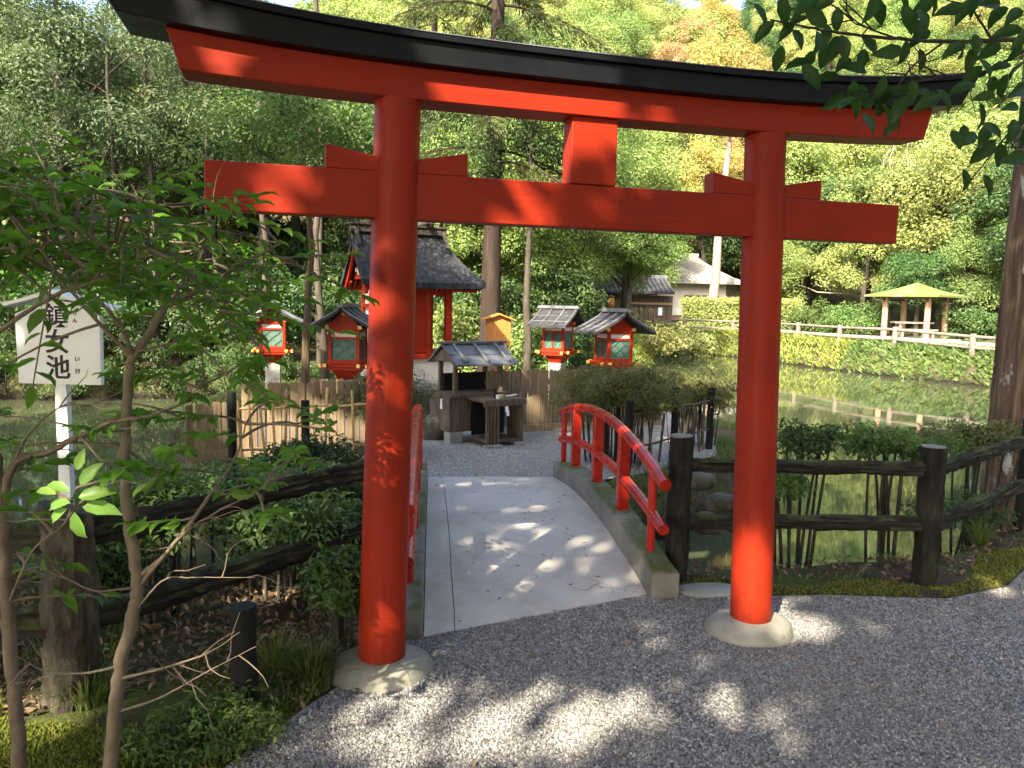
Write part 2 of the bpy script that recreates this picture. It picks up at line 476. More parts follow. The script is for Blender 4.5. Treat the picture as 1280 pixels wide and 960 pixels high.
M['leaf_moss'] = leaf_mat('moss_tuft', (.085, .105, .016), (.24, .23, .05), .2, .8, .1)
M['leaf_dead'] = leaf_mat('fallen_leaf', (.10, .06, .035), (.30, .20, .13), .1, .7, .25, .02, .3, (1, .9, .7))

# --- ground, gravel, deck and water materials
def ground_mat():
    m, nt, b = new_mat('earth_and_moss')
    v = world_coords(nt)
    n1 = noise(nt, v, 1.3, 6, .65)
    n2 = noise(nt, v, 9, 6, .7)
    earth = ramp(nt, n2, [(.3, (.035, .026, .018)), (.55, (.085, .065, .045)), (.75, (.16, .125, .09))])
    moss = ramp(nt, n2, [(.3, (.035, .05, .012)), (.7, (.11, .13, .03))])
    c = mixc(nt, ramp(nt, n1, [(.42, (0, 0, 0)), (.58, (1, 1, 1))]), earth, moss)
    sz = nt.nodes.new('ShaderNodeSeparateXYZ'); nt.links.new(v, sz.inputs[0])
    wet_shade = ramp(nt, math_(nt, 'ADD', sz.outputs['Z'], 1.0), [(.56, (1, 1, 1)), (.70, (0, 0, 0))])  # dark band by height: wet mud, with the waterline shadow painted in
    c = mixc(nt, wet_shade, c, (.016, .013, .009))
    nt.links.new(c, b.inputs['Base Color'])
    b.inputs['Roughness'].default_value = .95
    b.inputs['Specular IOR Level'].default_value = .15
    bump(nt, b, noise(nt, v, 22, 6, .7), .9, .03)
    return m

def gravel_mat(name, tint=(1, 1, 1), stone=False):
    m, nt, b = new_mat(name)
    v = world_coords(nt)
    if stone:
        oi = nt.nodes.new('ShaderNodeObjectInfo')
        f = oi.outputs['Random']
    else:
        vo = N_(nt, 'ShaderNodeTexVoronoi', Scale=95.0); nt.links.new(v, vo.inputs['Vector'])
        sp = nt.nodes.new('ShaderNodeSeparateColor'); nt.links.new(vo.outputs['Color'], sp.inputs[0])
        f = sp.outputs[0]
    c = ramp(nt, f, [(0, (.085, .084, .086)), (.35, (.20, .197, .198)), (.7, (.32, .312, .305)), (.93, (.45, .435, .415)), (1, (.60, .57, .53))])
    big = noise(nt, v, 1.1, 4, .6)
    c = mixc(nt, ramp(nt, big, [(.35, (0, 0, 0)), (.7, (.45, .45, .45))]), c, (.26, .235, .20))
    c = mixc(nt, 1.0, c, tint, 'MULTIPLY')
    nt.links.new(c, b.inputs['Base Color'])
    b.inputs['Roughness'].default_value = .75
    b.inputs['Specular IOR Level'].default_value = .3
    if not stone:
        vd = N_(nt, 'ShaderNodeTexVoronoi', Scale=95.0); nt.links.new(v, vd.inputs['Vector'])
        h = math_(nt, 'SUBTRACT', 1.0, vd.outputs['Distance'])
        h2 = math_(nt, 'ADD', h, math_(nt, 'MULTIPLY', noise(nt, v, 4, 4), 2.0))
        bump(nt, b, h2, 1.0, .012)
    else:
        bump(nt, b, noise(nt, v, 400, 2), .3, .002)
    return m

def concrete_mat(name, cracks=True, moss=False, base=((.36, .33, .28), (.50, .462, .40), (.58, .545, .48))):
    m, nt, b = new_mat(name)
    v = coords(nt)
    n1 = noise(nt, v, 2.2, 8, .62)
    c = ramp(nt, n1, [(.3, base[0]), (.5, base[1]), (.72, base[2])])
    st = noise(nt, v, 14, 5, .7)
    c = mixc(nt, ramp(nt, st, [(.60, (0, 0, 0)), (.72, (.5, .5, .5))]), c, tuple(x * .55 for x in base[0]))
    h = noise(nt, v, 60, 5, .6)
    if cracks:
        nv = N_(nt, 'ShaderNodeTexNoise', Scale=1.6, Detail=5.0); nt.links.new(v, nv.inputs['Vector'])
        add = nt.nodes.new('ShaderNodeVectorMath'); add.operation = 'MULTIPLY_ADD'
        nt.links.new(nv.outputs['Color'], add.inputs[0]); add.inputs[1].default_value = (.55, .55, .55); nt.links.new(v, add.inputs[2])
        vo = N_(nt, 'ShaderNodeTexVoronoi', Scale=1.5); vo.feature = 'DISTANCE_TO_EDGE'
        nt.links.new(add.outputs[0], vo.inputs['Vector'])
        cr = ramp(nt, vo.outputs['Distance'], [(.0, (.8, .8, .8)), (.003, (.5, .5, .5)), (.008, (0, 0, 0))])
        msk = ramp(nt, noise(nt, v, 2.6, 3), [(.54, (0, 0, 0)), (.62, (1, 1, 1))])
        cr = math_(nt, 'MULTIPLY', cr, msk)
        c = mixc(nt, math_(nt, 'MULTIPLY', cr, .7), c, (.10, .09, .075))
        h = math_(nt, 'SUBTRACT', h, math_(nt, 'MULTIPLY', cr, 2.0))
    if moss:
        g = nt.nodes.new('ShaderNodeNewGeometry'); sx = nt.nodes.new('ShaderNodeSeparateXYZ')
        nt.links.new(g.outputs['Normal'], sx.inputs[0])
        up = math_(nt, 'MULTIPLY', math_(nt, 'ADD', sx.outputs['Z'], .1), .95, True)
        mn = ramp(nt, noise(nt, v, 3.2, 6, .7), [(.40, (0, 0, 0)), (.56, (1, 1, 1))])
        c = mixc(nt, math_(nt, 'MULTIPLY', up, mn), c, (.085, .095, .02))
    nt.links.new(c, b.inputs['Base Color'])
    b.inputs['Roughness'].default_value = .85
    b.inputs['Specular IOR Level'].default_value = .25
    bump(nt, b, h, .35, .006)
    return m

def water_mat():
    m, nt, b = new_mat('pond_water')
    v = world_coords(nt)
    b.inputs['Base Color'].default_value = (.050, .060, .030, 1)
    b.inputs['Roughness'].default_value = .035
    b.inputs['IOR'].default_value = 1.36
    b.inputs['Specular IOR Level'].default_value = .6
    h = math_(nt, 'ADD', noise(nt, v, 1.1, 2, .5), math_(nt, 'MULTIPLY', noise(nt, v, 6.0, 2, .5), .12))
    bump(nt, b, h, .035, .05)
    return m

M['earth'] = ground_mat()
M['gravel'] = gravel_mat('gravel_sheet')
M['courtgravel'] = gravel_mat('court_gravel', (1.15, 1.12, 1.05))
M['pebble'] = gravel_mat('gravel_stone', (1, 1, 1), True)
M['deck'] = concrete_mat('bridge_deck_concrete')
M['curb'] = concrete_mat('mossy_kerb_concrete', False, True, ((.10, .095, .082), (.19, .18, .155), (.29, .27, .235)))
M['pole_base'] = concrete_mat('rounded_base_stone', False, False, ((.13, .125, .095), (.26, .25, .20), (.38, .365, .305)))
M['water'] = water_mat()

# ------------------------------------------------------------------ ground sheet and pond
SHORE = np.array([(-40, 3.2), (-4.5, 4.3), (-3.2, 4.7), (-2, 4.45), (-.8, 4.35), (1.0, 4.6), (2.6, 4.95), (3.8, 5.9), (5.2, 7.4), (7.0, 9.5),
                  (9.6, 12.5), (12.7, 16.5), (13.4, 19.5), (11.5, 23.4), (10.0, 27.6), (9, 31.5), (7.5, 33), (5.5, 30), (4.6, 25), (3.0, 21), (-1, 18),
                  (-5, 15.4), (-9, 14.2), (-16, 13.5), (-40, 12)])
ISLE = np.array([(-3.5, 7.2), (-2.9, 6.25), (-1.2, 6.15), (0, 6.2), (.7, 6.15), (1.4, 6.35), (2.6, 7.6), (3.2, 9.2), (3.0, 12), (1.5, 14.5),
                 (-1.5, 14.8), (-4.6, 13.8), (-5.0, 11.5), (-4.1, 9.5)])

def sdf(P, poly):      # negative inside
    d = np.full(len(P), 1e9); ins = np.zeros(len(P), bool)
    for i in range(len(poly)):
        a, b = poly[i], poly[(i + 1) % len(poly)]
        e = b - a; w = P - a
        t = np.clip((w @ e) / (e @ e), 0, 1)
        d = np.minimum(d, np.linalg.norm(w - t[:, None] * e, axis=1))
        c = (a[1] > P[:, 1]) != (b[1] > P[:, 1])
        xi = a[0] + (P[:, 1] - a[1]) / (b[1] - a[1] + 1e-12) * e[0]
        ins ^= c & (P[:, 0] < xi)
    return np.where(ins, -d, d)

def sm(a, b, x):
    t = np.clip((x - a) / (b - a), 0, 1)
    return t * t * (3 - 2 * t)

def hgt(x, y):
    x = np.atleast_1d(np.asarray(x, float)); y = np.atleast_1d(np.asarray(y, float))
    P = np.stack([x, y], 1)
    d = np.maximum(sdf(P, SHORE), -sdf(P, ISLE))            # > 0 on land
    far = sm(14, 20, y) * sm(-.6, .4, x / np.maximum(y, 1) + .55)
    az = x / np.maximum(y, 1)
    hill = sm(-.46, -.16, az) * np.maximum(0, y - 37 - 6 * np.sin(x * .06)) * .62 + sm(.45, .9, az) * np.maximum(0, x - 17) * .5
    hill = np.minimum(hill, 46) + .5 * np.sin(x * .35) * np.cos(y * .3) * sm(34, 40, y)
    L = .45 * far + hill
    w = .35 + .25 * far
    t = sm(-.55, 1, d / w)
    rough = .035 * np.sin(x * 3.1 + 1.3 * np.sin(y * 2.3)) * np.cos(y * 2.7) * sm(.0, .5, d)
    nearpath = sm(-.9, -1.3, x) * sm(6, 4, y) + sm(13, 16, y)
    return -1.1 + (L + 1.1) * t + rough * np.clip(nearpath, 0, 1)

def h1(x, y): return float(hgt(x, y)[0])

def axis(*segs):
    out = []
    for a, b, s in segs: out += list(np.arange(a, b, s))
    return np.array(out + [segs[-1][1]])
gx = axis((-220, -60, 16), (-60, -12, 3), (-12, -6, .4), (-6, 6, .14), (6, 16, .4), (16, 60, 2.2), (60, 220, 16))
gy = axis((-120, -12, 9), (-12, 0, 1.2), (0, 9, .14), (9, 36, .4), (36, 110, 2.2), (110, 300, 19))
X, Yg = np.meshgrid(gx, gy)
Z = hgt(X.ravel(), Yg.ravel())
nx, ny = len(gx), len(gy)
I = np.arange(nx * ny).reshape(ny, nx)
F = np.stack([I[:-1, :-1], I[:-1, 1:], I[1:, 1:], I[1:, :-1]], -1).reshape(-1, 4)
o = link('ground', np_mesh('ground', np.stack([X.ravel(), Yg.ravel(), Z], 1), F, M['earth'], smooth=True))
tag(o, kind='structure')

def flat(name, poly, z, mat):
    me = bpy.data.meshes.new(name)
    me.from_pydata([(x, y, z) for x, y in poly], [], [tuple(range(len(poly)))])
    me.update(); me.materials.append(mat)
    return tag(link(name, me), kind='structure')

flat('pond_water', [(-60, 2), (26, 2), (26, 36), (-60, 36)], -.5, M['water'])
PATH = [(-1.1, -8), (-.98, 1.6), (-.9, 2.3), (-.72, 2.72), (-.56, 3.0), (-.44, 3.32), (-.1, 3.50), (.76, 3.95), (1.15, 3.86), (1.7, 3.92), (2.3, 3.9),
        (2.75, 4.1), (3.4, 4.75), (4.6, 5.5), (7, 6.6), (14, 8), (14, -8)]
flat('gravel_path', PATH, .006, M['gravel'])
COURT = [(-2.3, 6.75), (-.95, 6.3), (.55, 6.33), (1.1, 6.7), (2.1, 7.7), (2.4, 9), (2.2, 11), (.5, 13), (-2.4, 12.5), (-3.0, 9)]
flat('gravel_court', COURT, .006, M['courtgravel'])

# ------------------------------------------------------------------ torii
TA = math.atan2(.444, 1.566)
torii = thing('torii_gate', 'vermilion torii gate with black curved top beam standing on two rounded stones', 'torii', (-.504, 2.976, -.065), TA)
torii.scale = (1.0435, 1.0435, 1.0435)
UC = .80
def cub(u, z0, k): return z0 + k * abs(u - UC) ** 3
for b_, t_, nm in ((0, .053, 'pillar'), (1.628, 1.572, 'pillar')):
    m = MB(); zs = np.linspace(.09, 2.214 if b_ == 0 else 2.212, 14)
    fr = (zs - .12) / 2.109
    m.tube([(b_ + (t_ - b_) * f, 0, z) for f, z in zip(fr, zs)], .089 - .006 * fr, 48)
    m.build(nm, M['toriipost'], torii, smooth=60)
    if b_ == 0:
        m = MB(); m.tube([(.0, 0, .10), (.0035, 0, .315)], [.0905, .0900], 48); m.build('foot_sleeve', M['toriipost'], torii, smooth=60)
    # two half domes of base stone with a seam between them
    for side in (0, 1):
        m = MB()
        prof = [(.206, -.03), (.205, .03), (.203, .07), (.194, .095), (.176, .116), (.150, .130), (.118, .137), (.0, .139)]
        seam = R_(-62)
        angs = np.linspace(seam + (.012 if side == 0 else math.pi + .012), seam + (math.pi - .012 if side == 0 else 2 * math.pi - .012), 20)
        V = []; rng = np.random.default_rng(3 + side + int(b_ * 10))
        wob = 1 + .03 * np.sin(angs * 3 + b_ * 4) + .02 * np.cos(angs * 5)
        for r, z in prof: V += [(b_ + r * w * math.cos(a), r * w * math.sin(a) * .84, z) for a, w in zip(angs, wob)]
        n = len(angs); Fs = []
        for i in range(len(prof) - 1):
            for j in range(n - 1): Fs.append((i * n + j, i * n + j + 1, (i + 1) * n + j + 1, (i + 1) * n + j))
        Fs.append(tuple(i * n for i in range(len(prof)))); Fs.append(tuple(i * n + n - 1 for i in reversed(range(len(prof)))))
        m.add(V, Fs)
        m.build('base_stone', M['pole_base'], torii, smooth=50)
m = MB(); m.box((.812, 0, 1.877), (2.83, .085, .165)); m.build('tie_beam', M['toriibeam'], torii, bevel=.004)
for c_ in (.05, 1.575):
    for s_ in (-1, 1):
        a = c_ + s_ * .07; b_ = c_ + s_ * .255
        p = [(a, 1.9605), (b_, 1.9605), (b_, 2.043), (a, 2.010)]
        if s_ < 0: p = [(b_, 1.9605), (a, 1.9605), (a, 2.010), (b_, 2.043)]
        m = MB(); m.extrude(p, 'y', .038, -.038); m.build('wedge', M['toriibeam'], torii, bevel=.003)
m = MB(); m.box((.797, 0, 2.0845), (.187, .10, .249)); m.build('strut', M['toriibeam'], torii, bevel=.004)
def curved_beam(u0b, u0t, u1b, u1t, zb, zt, depth, n=40):
    P = []
    for k in range(n + 1):
        f = k / n
        ub, ut = u0b + (u1b - u0b) * f, u0t + (u1t - u0t) * f
        P.append(((ub, zb(ub)), (ut, zt(ut))))
    V, Fs = [], []
    for (ub, z0), (ut, z1) in P:
        V += [(ub, -depth / 2, z0), (ub, depth / 2, z0), (ut, depth / 2, z1), (ut, -depth / 2, z1)]
    for k in range(n):
        a, b = k * 4, k * 4 + 4
        for j in range(4): Fs.append((a + j, a + (j + 1) % 4, b + (j + 1) % 4, b + j))
    Fs += [(0, 1, 2, 3), (4 * n, 4 * n + 1, 4 * n + 2, 4 * n + 3)]
    return V, Fs
lin_b = lambda u: cub(u, 2.2085, .0092)
kas_b = lambda u: cub(u, 2.319, .0146)
kas_t = lambda u: cub(u, 2.394, .0215)
m = MB(); m.add(*curved_beam(-.668, -.708, 2.308, 2.345, lin_b, lambda u: kas_b(u) - .001, .14)); m.build('lintel', M['toriibeam'], torii, smooth=30, bevel=.004)
m = MB(); m.add(*curved_beam(-.845, -.925, 2.445, 2.525, kas_b, kas_t, .235)); m.build('top_beam', M['black'], torii, smooth=30, bevel=.003)
m = MB(); m.add(*curved_beam(-.940, -.955, 2.540, 2.555, lambda u: kas_t(u) + .001, lambda u: kas_t(u) + .023, .268)); m.build('cap_board', M['black'], torii, smooth=30, bevel=.002)
m = MB(); m.add(*curved_beam(-.957, -.957, 2.557, 2.557, lambda u: kas_t(u) + .0235, lambda u: kas_t(u) + .0265, .274)); m.build('metal_cap', M['cap'], torii, smooth=30)

# ------------------------------------------------------------------ bridge
BL0, BL1 = Vector((-.37, 3.30, 0)), Vector((-.70, 6.45, 0))     # left edge of the walkway, near and far
BR0, BR1 = Vector((.725, 3.865, 0)), Vector((.365, 6.54, 0))
arch = lambda t: .11 * (1 - (2 * t - 1) ** 2)
bridge = thing('arched_footbridge', 'small arched concrete footbridge with glossy red tube railings and mossy kerbs', 'footbridge', (0, 4.9, 0))
def bl(p): return (p[0], p[1] - 4.9, p[2])
def deck_pt(s, t):
    p = (BL0.lerp(BL1, t)).lerp(BR0.lerp(BR1, t), s)
    return (p.x, p.y - 4.9, .012 + arch(t))
for s0, s1 in ((0.0, .120), (.1235, 1.0)):
    jag = np.cumsum(np.random.default_rng(4).normal(size=49)) * .0012
    P = [[deck_pt(s + (jag[k] if abs(s - .1218) < .003 else 0), t) for s in np.linspace(s0, s1, 9)] for k, t in enumerate(np.linspace(0, 1, 49))]
    m = MB(); m.sheet(P, .16); m.build('deck_slab', M['deck'], bridge, smooth=30)
for side, (A, B) in enumerate(((BL0, BL1), (BR0, BR1))):
    d = (B - A).normalized(); nrm = Vector((d.y, -d.x, 0)) * (1 if side else -1)
    a0 = -.06 if side else -.02
    ln = (B - A).length
    P = []
    for t in np.linspace(0, 1, 33):
        c = A + d * (ln * t + (a0 if t == 0 else 0))
        z = .145 + arch(t) * 1.15
        row = []
        for w, dz in ((.004, -.012), (.016, 0), (.14, 0), (.152, -.012)):
            q = c + nrm * w
            row.append((q.x, q.y - 4.9, z + dz))
        P.append(row)
    m = MB(); m.sheet(P, .30); m.build('kerb', M['curb'], bridge, smooth=35, bevel=.008)
    # railing: posts and two arched tubes
    off = .075
    zc = lambda t: .145 + arch(t) * 1.15
    def rp(t, z): 
        q = A + d * (ln * t) + nrm * off
        return (q.x, q.y - 4.9, z)
    top = lambda t: .145 + .425 + .19 * (1 - (2 * (t * .98 + .02) - 1) ** 2)
    mid = lambda t: .145 + .195 + .13 * (1 - (2 * (t * .98 + .02) - 1) ** 2)
    for i, t in enumerate((.075, .29, .53, .79, .965)):
        q = Vector(rp(t, 0))
        w = .046 if i in (0, 4) else .066
        z0, z1 = zc(t) - .02, top(t) - .01
        m = MB()
        if i in (0, 4): m.tube([(q.x, q.y, z0), (q.x, q.y, z1)], .023, 20)
        else: m.box((q.x, q.y, (z0 + z1) / 2), (w, w, z1 - z0), math.atan2(d.y, d.x))
        m.build('rail_post', M['redrail'], bridge, smooth=40, bevel=0 if i in (0, 4) else .004)
    for fn, nm in ((top, 'top_rail'), (mid, 'middle_rail')):
        ts = np.linspace(.0, 1.0, 34)
        m = MB(); m.tube([rp(t, fn(t)) for t in ts], .033 if nm == 'top_rail' else .030, 24)
        m.build(nm, M['redrail'], bridge, smooth=50)
    for t in (.45, .58):      # sleeve joints on the top rail
        m = MB(); m.tube([rp(t - .006, top(t - .006)), rp(t + .006, top(t + .006))], .0345, 24); m.build('rail_sleeve', M['redrail'], bridge, smooth=50)

# ------------------------------------------------------------------ log fences
def rough_tube(pts, rad, seg=18, n=26, amp=.10, seed=0, cap=True):
    """a log: resampled polyline with knobbly radius"""
    rng = np.random.default_rng(seed)
    pts = np.array([tuple(p) for p in pts], float)
    s = np.linspace(0, 1, len(pts)); tt = np.linspace(0, 1, n)
    Pp = np.stack([np.interp(tt, s, pts[:, k]) for k in range(3)], 1)
    if n > 6: Pp[1:-1] += rng.normal(size=(n - 2, 3)) * rad * .035
    m = MB(); m.tube(Pp, rad, seg, cap)
    V = m.v[0]
    c = np.repeat(Pp, seg, 0)
    fur = rng.normal(size=(n + 6, seg)); fur = sum(fur[j:j + n] for j in range(7)) / 2.6
    k = 1 + amp * (rng.normal(size=(n, 1)) * .2 + fur * .75 + rng.normal(size=(n, seg)) * .25 + .5 * np.sin(np.arange(seg) * 2 * math.pi * 3 / seg + rng.uniform(0, 6, (n, 1)) * .25))
    V[:] = c + (V - c) * k.reshape(-1, 1)
    return m

def log_obj(name, a, b, rad, mat, parent, seed=0, amp=.1, n=None):
    """a log part whose local Z runs along it, so that the bark runs along it too"""
    a, b = Vector(a), Vector(b)
    L = (b - a).length
    m = rough_tube([(0, 0, 0), (0, 0, L)], rad, 26, n or max(6, int(L / .03)), amp, seed)
    o = m.build(name, mat, parent, smooth=60)
    o.rotation_mode = 'QUATERNION'
    o.rotation_quaternion = (b - a).to_track_quat('Z', 'Y')
    o.location = a
    return o

rf = thing('log_rail_fence', 'dark mossy log fence with two rails on the pond edge beside the right torii pillar', 'fence', (0, 0, 0))
PR = [Vector((.93, 4.13, 0)), Vector((2.315, 4.15, 0)), Vector((3.60, 5.25, 0)), Vector((5.0, 6.6, 0))]
for i, p in enumerate(PR):
    hh = (.80, .765, .78, .78)[i]
    o = log_obj('post', p + Vector((0, 0, -.06)), p + Vector((.0, 0, hh)), .064, M['logpost'], rf, 10 + i, .05)
    m = MB(); m.lathe([(.060, 0), (.060, .006), (.056, .009)], seg=20)
    e = m.build('cut_top', M['logcut'], o, smooth=30); e.location = (0, 0, hh + .058)
for i in range(3):
    a, b = PR[i], PR[i + 1]
    d = (b - a).normalized()
    for z0, z1, r in ((.64, .645, .036), (.325, .335, .039)):
        log_obj('rail', a + d * .03 + Vector((0, 0, z0)), b - d * .03 + Vector((0, 0, z1)), r, M['log'], rf, 30 + i * 5 + int(z0 * 10), .16)

lf = thing('log_rail_fence', 'old log fence with a thick lichened post half hidden by shrubs near the white sign', 'fence', (0, 0, 0))
PLf = [Vector((-3.3, 2.5, 0)), Vector((-1.585, 2.68, 0)), Vector((-.70, 3.95, 0))]
for i, p in enumerate(PLf):
    z0 = h1(p.x, p.y) - .08
    rad, mt = ((.085, 'bigpost') if i < 2 else (.045, 'dark_wood'))
    o = log_obj('post', p + Vector((0, 0, z0)), p + Vector((.0, 0, .74)), rad, M[mt], lf, 50 + i, .10 if i < 2 else .02)
for i in range(2):
    a, b = PLf[i], PLf[i + 1]
    d = (b - a).normalized()
    for z0, z1, r in ((.63, .635, .046), (.31, .32, .048)):
        log_obj('rail', a + d * .03 + Vector((0, 0, z0)), b - d * .03 + Vector((0, 0, z1)), r, M['log'], lf, 70 + i * 5 + int(z0 * 10), .2)

m = rough_tube([(0, 0, -.08), (0, 0, .40)], .046, 14, 10, .03, 5)
o = m.build('bollard', M['dark_wood'], None, smooth=60)
o.location = (-.95, 2.66, 0)
tag(o, 'short charred black wooden stake between the moss and the gravel', 'stake')

# ------------------------------------------------------------------ rocks and pebbles
def rock(loc, s, seed, name='rock', label='', mat='rock', rz=0, sub=3, parent=None, group=None):
    import bmesh
    rng = np.random.default_rng(seed)
    bm = bmesh.new(); bmesh.ops.create_icosphere(bm, subdivisions=sub, radius=1)
    K = rng.normal(size=(7, 3)) * 1.6; ph = rng.uniform(0, 6, 7)
    for v in bm.verts:
        p = np.array(v.co)
        k = 1 + .16 * sum(math.sin(K[i] @ p * 1.3 + ph[i]) for i in range(7)) / 2
        q = p * k
        q = np.sign(q) * np.abs(q) ** .74
        v.co = Vector(q * np.array(s))
    me = bpy.data.meshes.new(name); bm.to_mesh(me); bm.free()
    me.polygons.foreach_set('use_smooth', np.ones(len(me.polygons), bool)); me.set_sharp_from_angle(angle=R_(38))
    me.materials.append(M[mat])
    o = link(name, me, parent); o.location = loc; o.rotation_euler = (0, 0, rz)
    return tag(o, label, 'rock', group) if label else o
rock((1.06, 3.93, .0), (.17, .10, .03), 1, 'flat_stone', 'flat pale stepping stone in the gravel by the torii pillar', 'stone', .2)
for i, (px, py, y, s, lb) in enumerate([(872, 600, 5.4, .14, 'round pale rock on the bank behind the log fence post'), (900, 628, 5.2, .12, 'dark rock below the round pale rock behind the log fence'),
                                        (886, 655, 5.0, .13, 'low mossy rock at the water under the log fence'), (928, 660, 5.1, .10, 'small rock just behind the right torii pillar')]):
    p = at(px, py, y)
    rock((p.x, p.y, p.z), (s * .85, s * .7, s * .55), 20 + i, 'rock', lb, 'rock', i)
for px, py, y, s, lb in ((545, 530, 8.3, (.13, .12, .16), 'sunlit tan rock beside the roofed offering stand'), (533, 522, 8.6, (.13, .12, .26), 'tall shaded rock behind the tan rock near the offering stand')):
    p = at(px, py, y)
    rock((p.x, p.y, p.z - .04), s, int(px), 'rock', lb)

# gravel stones: the nearest part of the path as real stones, scattered by geometry nodes
def scatter_stones(name, poly, z, dens, r, mat, y0, y1, seed=1):
    me = bpy.data.meshes.new(name)
    me.from_pydata([(x, y, z) for x, y in poly], [], [tuple(range(len(poly)))]); me.update()
    me.materials.append(mat)
    o = link(name, me)
    ng = bpy.data.node_groups.new(name, 'GeometryNodeTree')
    ng.interface.new_socket('Geometry', in_out='INPUT', socket_type='NodeSocketGeometry')
    ng.interface.new_socket('Geometry', in_out='OUTPUT', socket_type='NodeSocketGeometry')
    n = ng.nodes; l = ng.links
    gi, go = n.new('NodeGroupInput'), n.new('NodeGroupOutput')
    dp = n.new('GeometryNodeDistributePointsOnFaces'); dp.inputs['Seed'].default_value = seed
    ps = n.new('GeometryNodeInputPosition'); sx = n.new('ShaderNodeSeparateXYZ'); l.new(ps.outputs[0], sx.inputs[0])
    mr = n.new('ShaderNodeMapRange'); l.new(sx.outputs['Y'], mr.inputs['Value'])
    for k, v in (('From Min', y0), ('From Max', y1), ('To Min', dens), ('To Max', dens * .12)): mr.inputs[k].default_value = v
    l.new(mr.outputs[0], dp.inputs['Density'])
    ico = n.new('GeometryNodeMeshIcoSphere'); ico.inputs['Radius'].default_value = r; ico.inputs['Subdivisions'].default_value = 1
    sp = n.new('GeometryNodeSetPosition'); rv = n.new('FunctionNodeRandomValue'); rv.data_type = 'FLOAT_VECTOR'
    rv.inputs[0].default_value = (-r * .35,) * 3; rv.inputs[1].default_value = (r * .35,) * 3
    l.new(ico.outputs['Mesh'], sp.inputs['Geometry']); l.new(rv.outputs[0], sp.inputs['Offset'])
    smt = n.new('GeometryNodeSetMaterial'); smt.inputs['Material'].default_value = mat
    l.new(sp.outputs[0], smt.inputs['Geometry'])
    ip = n.new('GeometryNodeInstanceOnPoints')
    l.new(gi.outputs[0], dp.inputs['Mesh']); l.new(dp.outputs['Points'], ip.inputs['Points']); l.new(smt.outputs[0], ip.inputs['Instance'])
    rr = n.new('FunctionNodeRandomValue'); rr.data_type = 'FLOAT_VECTOR'; rr.inputs[1].default_value = (6.28, 6.28, 6.28)
    l.new(rr.outputs[0], ip.inputs['Rotation'])
    rs = n.new('FunctionNodeRandomValue'); rs.data_type = 'FLOAT_VECTOR'; rs.inputs[0].default_value = (.35, .35, .3); rs.inputs[1].default_value = (1.45, 1.2, .95); rs.inputs['Seed'].default_value = 5
    l.new(rs.outputs[0], ip.inputs['Scale'])
    l.new(ip.outputs[0], go.inputs[0])
    md = o.modifiers.new('scatter', 'NODES'); md.node_group = ng
    return tag(o, kind='stuff')
NEAR = [(-.93, 1.6), (-.86, 2.3), (-.68, 2.74), (-.50, 3.04), (-.40, 3.27), (-.1, 3.45), (.76, 3.88), (1.15, 3.84), (1.7, 3.90), (2.3, 3.88), (2.75, 4.08), (3.4, 4.7), (4.2, 5.0), (4.2, 1.6)]
scatter_stones('gravel', NEAR, .008, 21000, .0058, M['pebble'], 2.2, 4.6)

